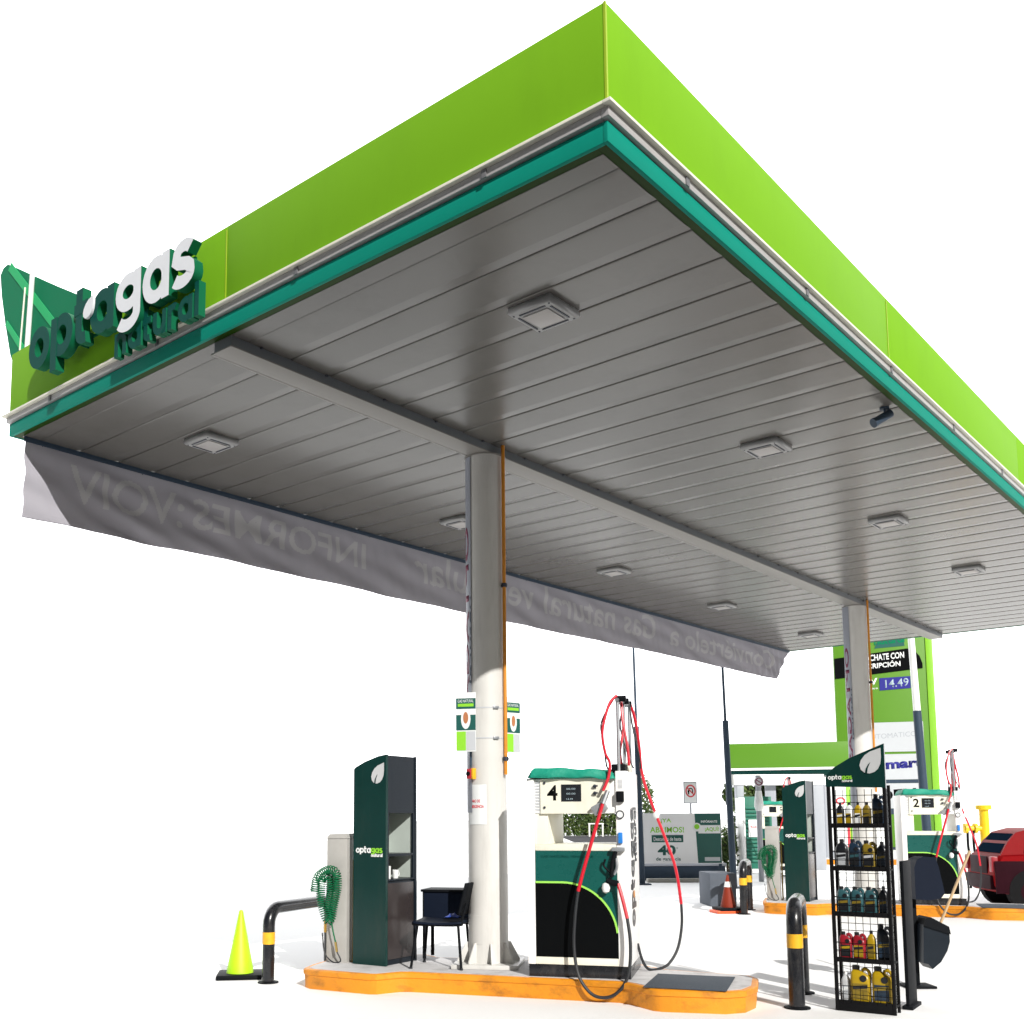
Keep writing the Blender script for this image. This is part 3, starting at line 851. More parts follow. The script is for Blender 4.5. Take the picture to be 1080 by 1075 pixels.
    # side lettering, read upwards
    fs = lambda a, b, d: Vector((x1 + .001 + d, .29 + b * -1 + .26, a))
    fs = plane_fn((x1 + .0005, .50, .45), (0, 0, 1), (0, -1, 0), (1, 0, 0))
    fs2 = lambda a, b, d: Vector((x1 + .0005 + d, .46 - b * 1.5, .45 + a))
    word('side_lettering', 'opta', fs2, .62, None, t, .004, 0, w=.30, one=M['slatedark'])
    word('side_lettering', 'gas', lambda a, b, d: fs2(a + .64, b, d), .48, None, t, .004, 0, w=.30, one=M['slatedark'])
    word('side_lettering', 'natural', lambda a, b, d: fs2(a + .60, b - .15, d), .52, None, t, .004, 0, one=M['slatedark'])
    MB().prism(arc(.30, .06, .035, .05, 0, 360, 14)[:-1], fs2, .0045, .0005).build('orange_drop', M['conduit'], t)
    # green cloth draped on top
    mb = MB()
    nx, ny = 30, 16; g = []
    for i in range(nx + 1):
        col = []
        for j in range(ny + 1):
            a, b = i / nx, j / ny
            x = -.0 + (.83) * a + .02; y = -.045 + (y1 + .09) * b
            edge = min(a, 1 - a) * .83; edy = min(b, 1 - b) * (y1 + .09)
            h = .085 * min(1, edge / .05) ** .5 * min(1, edy / .05) ** .5
            z = 1.850 + h + .012 * math.sin(7 * x + 3 * y) * (1 if h > .03 else .2) + .010 * math.sin(23 * x - 9 * y) * (1 if a > .6 else .35)
            if edy < .02: y += .012 * math.sin(19 * x)
            z -= .02 * max(0, a - .75) / .25
            col.append(mb.bm.verts.new((x, y, z)))
        g.append(col)
    for i in range(nx):
        for j in range(ny): mb.bm.faces.new((g[i][j], g[i + 1][j], g[i + 1][j + 1], g[i][j + 1]))
    o = mb.build('cloth_cover', M['cloth'], t)
    so = o.modifiers.new('thickness', 'SOLIDIFY'); so.thickness = .006
    # hose mast
    zt = 2.58
    mb = MB()
    mx = x1 - .055
    for k, (dx, dy) in enumerate(((-.03, .10), (.0, .34), (.025, .60))):
        mb.tube([(mx + dx, dy, 1.90), (mx + dx, dy, zt)], .017, 10)
    mb.tube([(mx - .03, .06, zt), (mx + .025, .66, zt)], .019, 8)
    mb.build('hose_mast', M['steel'], t)
    for dy in (.10, .34, .60):
        mb = MB(); mb.tube([(mx - .05, dy, zt + .012), (mx + .05, dy, zt + .012)], .03, 10); mb.build('pulley', M['black'], t)
    MB().box(mx - .10, mx + .03, .10, .30, 1.906, 1.975).build('junction_box', M['black'], t, .01)
    MB().box(mx - .03, mx + .04, .36, .60, 1.906, 2.00).build('junction_box', M['cream'], t, .01)
    # hanging hose loops on the mast
    mb = MB()
    mb.tube(spline([(mx - .03, .06, zt + .04), (mx - .10, .02, zt - .05), (mx - .16, -.03, zt - .30), (mx - .14, -.03, zt - .50), (mx - .10, -.02, 1.98), (mx - .11, -.04, 1.85), (mx - .16, -.07, 1.72)], 8), .014, 8)
    mb.build('hose', M['red'], t)
    mb = MB()
    mb.tube(spline([(mx - .01, .20, zt + .03), (mx + .01, .16, zt - .20), (mx + .05, .15, zt - .45), (mx + .06, .15, zt - .62)], 8), .014, 8)
    mb.tube(spline([(mx - .02, .30, zt + .03), (mx + .00, .27, zt - .25), (mx - .03, .24, zt - .48), (mx - .01, .24, 1.92)], 8), .013, 8)
    mb.build('hose', M['red'], t)
    mb = MB()
    mb.tube(spline([(mx - .05, .05, zt + .02), (mx - .17, -.02, zt - .22), (mx - .15, -.03, zt - .42), (mx - .13, .0, 1.95), (mx - .10, .05, 1.92)], 8), .008, 6)
    mb.tube(spline([(mx + .01, .30, zt), (mx - .03, .3, zt - .25), (mx + .07, .3, zt - .6), (mx + .09, .3, 1.95)], 8), .008, 6)
    mb.tube(spline([(mx + .03, .55, zt + .02), (mx + .07, .5, zt - .25), (mx + .12, .5, zt - .5), (mx + .13, .55, 1.95)], 8), .009, 6)
    mb.build('hose', M['rubber'], t)
    # front hose: from the holster down in a loop over the kerb and up to the nozzle
    q = [(.735, -.075, 1.60), (.66, -.10, 1.35), (.56, -.115, 1.02), (.50, -.12, .80)]
    MB().tube(spline(q, 8), .0165, 8).build('hose', M['red'], t)
    q = [(.50, -.12, .80), (.47, -.125, .58), (.455, -.125, .30), (.49, -.14, .06), (.58, -.165, -.08), (.68, -.175, -.135), (.80, -.17, -.12), (.90, -.155, -.03), (.955, -.135, .12), (.965, -.11, .35), (.94, -.09, .56)]
    MB().tube(spline(q, 8), .0150, 8).build('hose', M['rubber'], t)
    q = [(.94, -.09, .56), (.90, -.075, .73), (.86, -.06, .87)]
    MB().tube(spline(q, 8), .0165, 8).build('hose', M['red'], t)
    MB().lathe([(.004, -.050), (.030, -.036), (.040, 0), (.030, .036), (.004, .050)], 14, (.745, -.045, .83)).build('breakaway', M['printwhite'], t)
    mb = MB()
    mb.tube(spline([(.86, -.06, .87), (.80, -.05, .88), (.76, -.045, .90)], 5), .028, 8)
    mb.tube(spline([(.80, -.04, .93), (.81, -.04, 1.05), (.84, -.04, 1.16)], 5), .020, 8)
    mb.tube(spline([(.79, -.04, .97), (.73, -.04, 1.03), (.745, -.04, 1.09)], 5), .010, 6)
    mb.build('nozzle', M['black'], t)
    mb = MB(); mb.tube(spline([(.82, -.035, .95), (.85, -.035, 1.02), (.845, -.035, 1.10)], 5), .014, 8); mb.build('nozzle_spout', M['steel'], t)
    MB().box(-.07, .07, -.055, .0, -.04, .05, rot=Matrix.Rotation(R(-28), 4, 'Y'), loc=(.70, .0, 1.555)).build('upper_holster', M['nozzle'], t, .01)
    mb = MB(); mb.tube([(.735, -.075, 1.60), (.78, -.05, 1.72)], .022, 8); mb.build('hose_end', M['steel'], t)
    # rear hose hanging on the right
    q = [(mx + .03, .60, zt + .03), (mx + .07, .66, zt - .12), (mx + .10, .74, 2.2), (mx + .12, .80, 1.90), (mx + .20, .84, 1.62), (mx + .34, .88, 1.22), (mx + .42, .90, .95), (mx + .46, .92, .62)]
    MB().tube(spline(q, 8), .0150, 8).build('hose', M['red'], t)
    q = [(mx + .46, .92, .62), (mx + .46, .92, .42), (mx + .42, .88, .20), (mx + .34, .80, .06), (mx + .26, .72, .016), (mx + .16, .62, .016), (mx + .10, .60, .10), (mx + .056, .60, .26)]
    MB().tube(spline(q, 8), .0140, 8).build('hose', M['rubber'], t)
    mb = MB(); mb.lathe([(.004, -.045), (.024, -.03), (.032, 0), (.024, .03), (.004, .045)], 12, (mx + .245, .855, 1.50)); mb.build('breakaway', M['printwhite'], t)
    return t
pump1 = pump(isl1, '4', 'gas pump number 4 with green cloth on top, on the front island')
pump2 = dup(pump1, 'gas pump number 2 in the distance beside the yellow pipe and red car', iloc(isl2, .47, -.555))
for c in list(pump2.children):
    if c.name.startswith('pump_number'): bpy.data.objects.remove(c)
text('pump_number', '2', plane_fn((.20, .003, 1.635), (1, 0, 0), (0, 0, 1), (0, -1, 0)), None, .145, M['printblack'], pump2, bold=.025, depth=.003)
# pump of the far island, mostly hidden
q3 = site(8.55, 30.2)
pump3 = dup(pump1, 'far gas pump mostly hidden behind the second dark green kiosk', (q3.x, q3.y, IH))
for c in list(pump3.children):
    if c.name.startswith('pump_number') or c.name.startswith('digits'): bpy.data.objects.remove(c)

# ------------------------------------------------------------------ kiosks
KW, KD = .415, .545
def kiosk(isl, label):
    t = thing('service_kiosk', label, 'kiosk', iloc(isl, -1.21, -.185), R(-82.1), 'dark green kiosks with a leaf emblem')
    top = [(0, 1.985), (.02, 2.005), (KW * .35, 2.06), (KW * .75, 2.11), (KW, 2.125)]
    fn = plane_fn((0, 0, 0), (1, 0, 0), (0, 0, 1), (0, 1, 0))
    poly = [(0, 0), (KW, 0)] + top[::-1]
    MB().prism(poly, fn, 0, .035).build('front_panel', M['deepgreen'], t, .004)
    MB().prism(poly, fn, KD - .03, KD).build('back_panel', M['slatedark'], t, .004)
    MB().box(.004, .03, .036, KD - .031, .0, 1.98).build('side_panel', M['deepgreen'], t, .002)
    MB().box(.0305, .036, .037, KD - .032, .85, 1.53).build('lining', M['paleshelf'], t)
    tp = [(.031, 1.53), (KW - .008, 1.53)] + [(min(max(a, .031), KW - .008), b - .006) for a, b in top[:0:-1]]
    MB().prism(tp, fn, .036, KD - .031).build('top_cabinet', M['slatedark'], t, .003)
    MB().box(.037, KW - .031, KD - .037, KD - .0312, .86, 1.529).build('lining', M['paleshelf'], t)
    mb = MB(); mb.box(.037, KW - .006, .036, KD - .031, 1.09, 1.115); mb.build('shelf', M['slatedark'], t, .002)
    MB().box(.031, KW - .02, .036, KD - .031, .0, .84).build('lower_cabinet', M['slatedark'], t, .004)
    MB().box(KW - .0195, KW - .008, .05, KD - .045, .06, .82).build('door', M['doorbrown'], t, .003)
    MB().box(.037, KW - .004, .036, KD - .031, .842, .858).build('shelf', M['slatedark'], t, .002)
    MB().box(KW - .03, KW - .004, .0355, .06, .859, 1.529).build('edge_post', M['slatedark'], t)
    MB().box(KW - .03, KW - .004, KD - .056, KD - .0315, .859, 1.529).build('edge_post', M['slatedark'], t)
    ff = plane_fn((0, -.0005, 0), (1, 0, 0), (0, 0, 1), (0, -1, 0))
    leaf_logo(lambda a, b, d: ff(a + .225, b + 1.83, d), .165, .19, t)
    mini_logo(lambda a, b, d: ff(a + .035, b + 1.125, d), .34, t)
    return t
kiosk1 = kiosk(isl1, 'tall dark green kiosk with open side shelves on the front island, left of the column')
kiosk2 = dup(kiosk1, 'second dark green kiosk standing behind the hooped bollard, left of the oil rack', iloc(isl2, -1.21, -.185))
def in_kiosk(k, x, y, z):
    c, s_ = math.cos(R(-82.1)), math.sin(R(-82.1)); o = Vector(k.location)
    return Vector((o.x + x * c - y * s_, o.y + x * s_ + y * c, o.z + z))
t = thing('paper_roll', 'white paper roll standing on the lower kiosk shelf', 'paper roll', in_kiosk(kiosk1, .30, .16, .859))
MB().lathe([(.018, .001), (.05, .001), (.05, .13), (.018, .13)], 20).build('paper', M['printwhite'], t)
MB().lathe([(.014, .0005), (.0175, .0005), (.0175, .131), (.014, .131)], 14).build('core', M['wood'], t)
t = thing('cup', 'small white cup beside the paper roll in the kiosk', 'cup', in_kiosk(kiosk1, .31, .31, .859))
MB().lathe([(.028, .0), (.036, .085), (.033, .085), (.025, .008)], 18).build('body', M['printwhite'], t)
mb = MB(); mb.tube([(.036 + .022 * math.sin(a), 0, .045 + .024 * math.cos(a)) for a in [PI * k / 6 for k in range(7)]], .005, 6); mb.build('handle', M['printwhite'], t)

# concrete posts with coiled air hose
def air_post(isl, label, lab2):
    t = thing('service_pillar', label, 'pillar', iloc(isl, -1.49, -.13), ISL + R(-6), 'square grey pillars with air hoses')
    w, d, h = .235, .20, 1.27
    MB().box(0, w, 0, d, 0, h).build('shaft', M['pillarmetal'], t, .008)
    MB().loft([[(-.006, -.006, h), (w + .006, -.006, h), (w + .006, d + .006, h), (-.006, d + .006, h)], [(.02, .02, h + .045), (w - .02, .02, h + .05), (w - .02, d - .02, h + .05), (.02, d - .02, h + .045)]]).build('cap', M['pillarmetal'], t, .004)
    MB().tube([(.10, -.001, .90), (.10, -.09, .90), (.10, -.09, .94)], .010, 8).build('hook', M['steel'], t)
    MB().tube([(w + .001, d * .5, .0), (w + .03, d * .5, .0 + .02), (w + .03, d * .5, 1.05)], .014, 8).build('supply_pipe', M['brass'], t)
    h_ = thing('air_hose', lab2, 'hose', t.location, ISL + R(-6), 'coiled green air hoses')
    # coil: a helix wound on a path over the hook
    path = spline([(-.10, -.075, .72), (-.07, -.085, .86), (.02, -.09, .93), (.10, -.095, .95), (.16, -.09, .91), (.17, -.085, .78), (.13, -.085, .60), (.10, -.08, .46), (.06, -.08, .43), (.01, -.075, .52), (-.03, -.07, .66), (-.02, -.07, .84), (.05, -.075, .88), (.09, -.08, .74), (.07, -.085, .58), (.085, -.085, .47)], 14)
    ln = [0]
    for a, b in zip(path, path[1:]): ln.append(ln[-1] + (b - a).length)
    tot = ln[-1]; N = 1700; pts = []; k = 0
    for i in range(N):
        s_ = tot * i / (N - 1)
        while k < len(ln) - 2 and ln[k + 1] < s_: k += 1
        f = (s_ - ln[k]) / max(1e-9, ln[k + 1] - ln[k]); p = path[k].lerp(path[k + 1], f)
        dvec = (path[k + 1] - path[k]).normalized(); side = dvec.cross(Vector((0, 1, 0))).normalized(); oth = Vector((0, 1, 0))
        an = 2 * PI * 84 * i / N
        pts.append(p + side * .042 * math.cos(an) + oth * .040 * math.sin(an))
    MB().tube(pts, .0062, 5).build('coil', M['coil'], h_)
    MB().tube(spline([(.10, -.08, .44), (.12, -.08, .33), (.15, -.08, .22)], 6), .0075, 6).build('tail', M['coil'], h_)
    MB().tube([(.15, -.08, .22), (.165, -.075, .12)], .013, 8).build('fitting', M['brass'], h_)
    MB().tube(spline([(.165, -.075, .12), (.20, -.06, .03), (.10, -.04, .012), (.0, -.03, .10), (-.03, -.03, .30)], 8), .007, 6).build('whip', M['rubber'], h_)
    return t, h_
pil1, hose1 = air_post(isl1, 'square grey pillar beside the front kiosk', 'green coiled air hose hung on the grey pillar beside the front kiosk')
pil2 = dup(pil1, 'square grey pillar left of the second kiosk in the background', iloc(isl2, -1.49, -.13))
hose2 = dup(hose1, 'green coiled air hose on the background grey pillar', iloc(isl2, -1.49, -.13))

# ------------------------------------------------------------------ chair and desk between kiosk and column
def chair():
    t = thing('chair', 'black stacking chair with metal legs between the front kiosk and the column', 'chair', iloc(isl1, -.38, -.12), ISL + R(4))
    t.scale = (1.14, 1.1, 1.04)
    # seen from its side: faces left, backrest on the right
    feet = [(-.24, -.24), (-.22, .20), (.21, -.27), (.20, .20)]
    tops = [(-.19, -.20), (-.19, .20), (.17, -.20), (.17, .20)]
    for (fx, fy), (tx_, ty) in zip(feet, tops):
        mb = MB(); mb.tube([(fx, fy, .008), (tx_, ty, .41)], .012, 8); l = mb.build('leg', M['black'], t)
        MB().lathe([(.015, .001), (.015, .02)], 10, (fx, fy, 0)).build('foot_cap', M['rubber'], l)
    mb = MB()
    for y in (-.20, .20): mb.tube(spline([(-.23, y, .425), (-.19, y, .41), (.17, y, .41), (.20, y, .45), (.245, y, .62)], 6), .012, 8)
    mb.tube([(-.23, -.20, .425), (-.23, .20, .425)], .012, 8)
    mb.build('frame', M['black'], t)
    mb = MB()
    g = [[mb.bm.verts.new((-.23 + .43 * i / 10, -.22 + .44 * j / 8, .445 + .012 * math.cos(PI * (j / 8 - .5)) * -1 - .014 * math.sin(PI * i / 10))) for j in range(9)] for i in range(11)]
    for i in range(10):
        for j in range(8): mb.bm.faces.new((g[i][j], g[i + 1][j], g[i + 1][j + 1], g[i][j + 1]))
    o = mb.build('seat', M['navy'], t); so = o.modifiers.new('thickness', 'SOLIDIFY'); so.thickness = .022
    mb = MB()
    g = [[mb.bm.verts.new((.215 + .07 * i / 8 + .03 * (2 * j / 8 - 1) ** 2 * -1, -.22 + .44 * j / 8, .50 + .30 * i / 8)) for j in range(9)] for i in range(9)]
    for i in range(8):
        for j in range(8): mb.bm.faces.new((g[i][j], g[i + 1][j], g[i + 1][j + 1], g[i][j + 1]))
    o = mb.build('backrest', M['black'], t); so = o.modifiers.new('thickness', 'SOLIDIFY'); so.thickness = .022
    c = thing('cloth', 'small blue cloth lying on the black chair seat', 'cloth', iloc(isl1, -.30, -.1, IH + .482), ISL)
    mb = MB()
    g = [[mb.bm.verts.new((-.07 + .14 * i / 8, -.06 + .12 * j / 8, .004 + .035 * math.exp(-((i - 4) ** 2 + (j - 4) ** 2) / 9) * (1 + .4 * math.sin(i * 1.9 + j)))) for j in range(9)] for i in range(9)]
    for i in range(8):
        for j in range(8): mb.bm.faces.new((g[i][j], g[i + 1][j], g[i + 1][j + 1], g[i][j + 1]))
    o = mb.build('fabric', M['printblue'], c); so = o.modifiers.new('thickness', 'SOLIDIFY'); so.thickness = .004
    d = thing('desk', 'low dark navy desk standing behind the black chair', 'desk', iloc(isl1, -.42, .30), ISL)
    MB().box(-.34, .40, -.02, .36, .70, .725).build('top', M['black'], d, .004)
    MB().box(-.31, .37, .0, .02, .37, .699).build('modesty_panel', M['navy'], d, .003)
    for x, y in ((-.31, .02), (.37, .02), (-.31, .32), (.37, .32)):
        MB().box(x - .016, x + .016, y - .016, y + .016, 0, .699).build('leg', M['black'], d, .003)
chair()

# ------------------------------------------------------------------ cones and bollards
def cone(label, loc, h, body, base, collar=None, plate=None, group='traffic cones'):
    t = thing('traffic_cone', label, 'cone', loc, RZV + R(8), group)
    s_ = h * .335
    z0 = .0
    if plate:
        MB().box(-s_ * 1.25, s_ * 1.25, -s_ * .9, s_ * .9, 0, .05).build('ballast_plate', plate, t, .012); z0 = .05
    MB().box(-s_, s_, -s_, s_, z0 + .001, z0 + .05).build('base', base, t, .012)
    MB().lathe([(h * .205, z0 + .05), (h * .20, z0 + .075), (h * .03, h * .98), (h * .018, h)], 28).build('cone_body', body, t)
    if collar:
        f = lambda z: h * .20 + (h * .03 - h * .20) * (z - z0 - .075) / (h * .98 - z0 - .075)
        a, b = h * .68, h * .82
        MB().lathe([(f(a) + .003, a), (f(b) + .003, b)], 28).build('collar', collar, t)
    return t
cone('neon lime traffic cone on a black base left of the black hoop barrier', (2.0 * S, 5.43 * S, 0), .70, M['limecone'], M['black'])
cp = site((763 - 480.3) / 1115.8 * 18.9, 18.9)
cone('dull red traffic cone with a white collar on a bright orange plate', cp, .66, M['redcone'], M['black'], M['white'], M['orangeplate'])

def hoop(label, a, b, h, r=.062):
    a, b = Vector(a), Vector(b); v = b - a; L = v.length
    t = thing('hoop_barrier', label, 'barrier', a, math.atan2(v.y, v.x), 'black hoop barriers with yellow bands')
    q = [(0, 0, 0), (0, 0, h - .17)] + [(.17 - .17 * math.cos(PI / 2 * k / 6), 0, h - .17 + .17 * math.sin(PI / 2 * k / 6)) for k in range(1, 7)]
    q2 = [(L - .17 + .17 * math.sin(PI / 2 * k / 6), 0, h - .17 + .17 * math.cos(PI / 2 * k / 6)) for k in range(0, 7)] + [(L, 0, 0)]
    MB().tube(q + q2, r, 16).build('hoop_tube', M['blackgloss'], t)
    for x in (0, L):
        MB().lathe([(r + .002, h - .36), (r + .002, h - .24)], 18, (x, 0, 0)).build('reflective_band', M['yellowband'], t)
        MB().lathe([(r + .045, .0), (r + .045, .012), (r + .002, .02)], 16, (x, 0, 0)).build('foot_flange', M['black'], t)
    return t
hoop('black hoop barrier with yellow bands beside the lime cone, left of the kiosk', (2.215, 5.64, 0), (3.40, 6.02, 0), .75)
hb = Vector((3.70 * S, .78 * S, 0))
hoop('black hoop barrier seen end on, in front of the oil rack', hb, hb + (FW * .80 + RT * .305), .88, .068)
ha = site((779 - 480.3) / 1115.8 * 18.6, 18.6)
hoop('black hoop barrier seen end on behind the dull red cone', ha, ha + (FW * .85 + RT * .33), .86, .065)
hc = site((751 - 480.3) / 1115.8 * 34, 34)
hoop('thin far black hoop barrier in front of the white opening advertisement', hc, hc + RT * .75, .78, .06)
hd = site((946 - 480.3) / 1115.8 * 30, 30)
hoop('far black hoop barrier glimpsed between the oil rack and pump 2', hd, hd + (FW * .8 + RT * .42), .80, .06)

# ------------------------------------------------------------------ oil rack
RK = R(-83.7); RKL = Vector((3.80 * S, .52 * S, 0)); RW, RD = .492, .185
def rk(x, y, z):
    c, s_ = math.cos(RK), math.sin(RK)
    return Vector((RKL.x + x * c - y * s_, RKL.y + x * s_ + y * c, z))
SHELF = [1.585, 1.215, .825, .435, .075]
def rack():
    t = thing('oil_rack', 'tall black wire rack of motor oil with a dark green leaf header', 'rack', RKL, RK)
    for x in (0.012, RW - .012):
        MB().box(x - .014, x + .014, 0, .028, 0.0, 1.93).build('upright', M['wire'], t, .002)
    for x in (0.012, RW - .012):
        MB().box(x - .012, x + .012, RD - .024, RD, .0, 1.93).build('upright', M['wire'], t, .002)
    for z in SHELF:
        mb = MB(); mb.box(.002, RW - .002, .0285, RD - .0245, z - .016, z - .002); mb.box(.027, RW - .027, .004, .028, z - .022, z + .018)
        mb.build('shelf', M['wire'], t, .002)
    mb = MB(); mb.box(.027, RW - .027, .002, .027, .001, .075); mb.build('kick_panel', M['wire'], t, .002)
    # wire grids: back and front guards
    mb = MB()
    for i in range(8):
        x = .03 + (RW - .06) * i / 7; mb.tube([(x, RD - .012, .03), (x, RD - .012, 1.90)], .0028, 4)
    z = .05
    while z < 1.9:
        mb.tube([(.012, RD - .016, z), (RW - .012, RD - .016, z)], .0028, 4); z += .062
    mb.build('back_grid', M['wire'], t)
    for zs_ in SHELF:
        mb = MB()
        for dz in (.07, .14): mb.tube([(.012, .004, zs_ + dz), (RW - .012, .004, zs_ + dz)], .003, 4)
        for i in range(1, 7):
            x = RW * i / 7; mb.tube([(x, .001, zs_ - .002), (x, .001, zs_ + .14)], .0025, 4)
        for xx in (.012, RW - .012):
            for dz in (.07, .14): mb.tube([(xx, .004, zs_ + dz), (xx, RD - .01, zs_ + dz)], .003, 4)
        mb.build('guard_wire', M['wire'], t)
    fn = plane_fn((0, 0, 0), (1, 0, 0), (0, 0, 1), (0, 1, 0))
    hd_ = [(-.005, 1.925), (RW + .005, 1.905), (RW + .005, 2.285), (RW * .75, 2.235), (RW * .42, 2.17), (RW * .14, 2.09), (.01, 2.035), (-.005, 2.00)]
    MB().prism(hd_, fn, -.004, .022).build('header', M['deepgreen'], t, .003)
    ff = plane_fn((0, -.0045, 0), (1, 0, 0), (0, 0, 1), (0, -1, 0))
    leaf_logo(lambda a, b, d: ff(a + .285, b + 2.03, d), .185, .195, t)
    mini_logo(lambda a, b, d: ff(a + .018, b + 1.985, d), .205, t)
    return t
rack()
t = thing('side_board', 'tall plain black board standing behind the right edge of the oil rack', 'board', rk(RW + .005, .42, 0), RK)
MB().box(0.0, .03, -.06, .26, .0, 1.27).build('panel', M['black'], t, .004)
MB().box(-.03, .06, -.08, .28, .0, .03).build('foot', M['black'], t, .006)

def rrect(w, d, k, z, n=5):
    """rounded rectangle ring scaled by k"""
    r = min(w, d) * .28; out = []
    for cx, cy, a0 in ((w / 2 - r, d / 2 - r, 0), (-w / 2 + r, d / 2 - r, 90), (-w / 2 + r, -d / 2 + r, 180), (w / 2 - r, -d / 2 + r, 270)):
        for i in range(n): out.append(((cx + r * math.cos(R(a0 + 90 * i / (n - 1)))) * k, (cy + r * math.sin(R(a0 + 90 * i / (n - 1)))) * k, z))
    return out
def bottle(kind, label, x, z, w, d, h, body, cap, lab, band, y=.098):
    t = thing('oil_bottle', label, 'oil bottle', rk(x, y, z), RK + R(random.uniform(-7, 7)), 'motor oil bottles on the rack')
    nx = 0 if kind == 'bottle' else -w * .22
    secs = [rrect(w * .96, d * .96, 1, 0.0005), rrect(w, d, 1, .012), rrect(w, d, 1, h * .62)]
    def shift(ring, dx): return [(a + dx, b, c) for a, b, c in ring]
    secs += [shift(rrect(w * .93, d * .95, 1, h * .72), nx * .1), shift(rrect(w * .62, d * .75, 1, h * .82), nx * .7), shift(rrect(w * .34, w * .34 if w * .34 < d else d * .8, 1, h * .87), nx), shift(rrect(w * .30, min(w * .30, d * .7), 1, h * .90), nx)]
    MB().loft(secs).build('body', body, t)
    r = min(w * .19, d * .42)
    MB().lathe([(r, h * .885), (r, h * .99), (r * .85, h)], 16, (nx, 0, 0)).build('cap', cap, t)
    f = plane_fn((-w / 2, -d / 2 - .0006, 0), (1, 0, 0), (0, 0, 1), (0, -1, 0))
    MB().prism([(w * .14, h * .10), (w * .86, h * .10), (w * .86, h * .52), (w * .14, h * .52)], f, .0022, -.004).build('label_print', lab, t)
    MB().prism([(w * .14, h * .36), (w * .86, h * .40), (w * .86, h * .49), (w * .14, h * .45)], f, .0034, .0005).build('label_band', band, t)
    if kind == 'jug':
        hx = w * .30
        mb = MB(); mb.tube(spline([(hx * .2, 0, h * .86), (hx * .9, 0, h * .90), (w * .44, 0, h * .80), (w * .45, 0, h * .60), (w * .42, 0, h * .50)], 6), min(.014, d * .2), 8)
        mb.build('handle', body, t)
        MB().prism(arc(w * .66, h * .66, w * .17, w * .17, 0, 360, 18)[:-1], f, .003, -.006).build('grip_recess', M['oilblack'], t)
    return t
B = M
# top shelf
for i, (lb, x, w, h, bd, cp_, la, bn) in enumerate((
    ('small black and yellow oil bottle, leftmost on the top shelf', .085, .062, .20, 'oilblack', 'oilblack', 'oilyellow', 'printwhite'),
    ('small white and yellow bottle with a black cap, second on the top shelf', .160, .062, .20, 'printwhite', 'oilblack', 'oilyellow', 'oilblack'),
    ('small yellow bottle with a dark cap, middle of the top shelf', .235, .062, .20, 'oilyellow', 'oilblack', 'printwhite', 'oilblack'),
    ('dark gold oil bottle, fourth along the top shelf', .310, .068, .20, 'oilgold', 'oilblack', 'oilblack', 'oilgold'))):
    bottle('bottle', lb, x, SHELF[0], w, .055, h, M[bd], M[cp_], M[la], M[bn])
bottle('jug', 'big slate blue oil jug, right end of the top shelf', .410, SHELF[0], .105, .075, .27, M['oilblue'], M['oilblack'], M['oilblack'], M['oilgold'])
bottle('bottle', 'black oil bottle with a silver print, leftmost on the second shelf', .085, SHELF[1], .105, .07, .25, M['oilblack'], M['oilblack'], M['printgrey'], M['oilblack'])
bottle('jug', 'slate blue oil jug, second on the second shelf', .200, SHELF[1], .105, .07, .25, M['oilblue'], M['oilblack'], M['oilblack'], M['oilteal'])
bottle('jug', 'dark gold square oil jug on the second shelf', .315, SHELF[1], .110, .08, .24, M['oilgold'], M['oilblack'], M['oilblack'], M['printgrey'])
bottle('bottle', 'black oil bottle with a gold band, right end of the second shelf', .420, SHELF[1], .085, .07, .23, M['oilblack'], M['oilblack'], M['oilblue'], M['oilgold'])
bottle('jug', 'teal grey oil jug, leftmost on the middle shelf', .085, SHELF[2], .105, .075, .23, M['oilteal'], M['oilblack'], M['oilblack'], M['oilgold'])
bottle('jug', 'teal grey oil jug between two others like it on the middle shelf', .200, SHELF[2], .105, .075, .23, M['oilteal'], M['oilblack'], M['oilblack'], M['oilgold'])
bottle('jug', 'teal grey oil jug beside the black bottle on the middle shelf', .315, SHELF[2], .105, .075, .23, M['oilteal'], M['oilblack'], M['oilblack'], M['oilgold'])
bottle('bottle', 'black oil bottle, right end of the middle shelf', .415, SHELF[2], .075, .07, .24, M['oilblack'], M['oilblack'], M['oilblue'], M['oilgold'])
bottle('jug', 'red and yellow oil jug, leftmost on the fourth shelf', .085, SHELF[3], .105, .075, .23, M['oilred'], M['oilblack'], M['oilblack'], M['oilyellow'])
bottle('jug', 'red and yellow oil jug, second on the fourth shelf', .200, SHELF[3], .105, .075, .23, M['oilred'], M['oilblack'], M['oilyellow'], M['oilblack'])
bottle('bottle', 'slim yellow oil bottle on the fourth shelf', .298, SHELF[3], .070, .06, .25, M['oilyellow'], M['oilblack'], M['oilgold'], M['oilblack'])
bottle('jug', 'large black oil jug, right end of the fourth shelf', .405, SHELF[3], .115, .09, .31, M['oilblack'], M['oilblack'], M['oilblue'], M['oilgold'])
bottle('jug', 'large yellow oil jug, left one on the bottom shelf', .195, SHELF[4], .165, .12, .31, M['oilyellow'], M['oilblack'], M['oilgold'], M['oilblack'])
bottle('jug', 'large yellow oil jug, right one on the bottom shelf', .375, SHELF[4], .165, .12, .31, M['oilyellow'], M['oilblack'], M['oilblue'], M['oilgold'])
bottle('bottle', 'small clear white bottle at the left end of the bottom shelf', .070, SHELF[4], .070, .07, .25, M['printpale'], M['printwhite'], M['printgrey'], M['printwhite'])

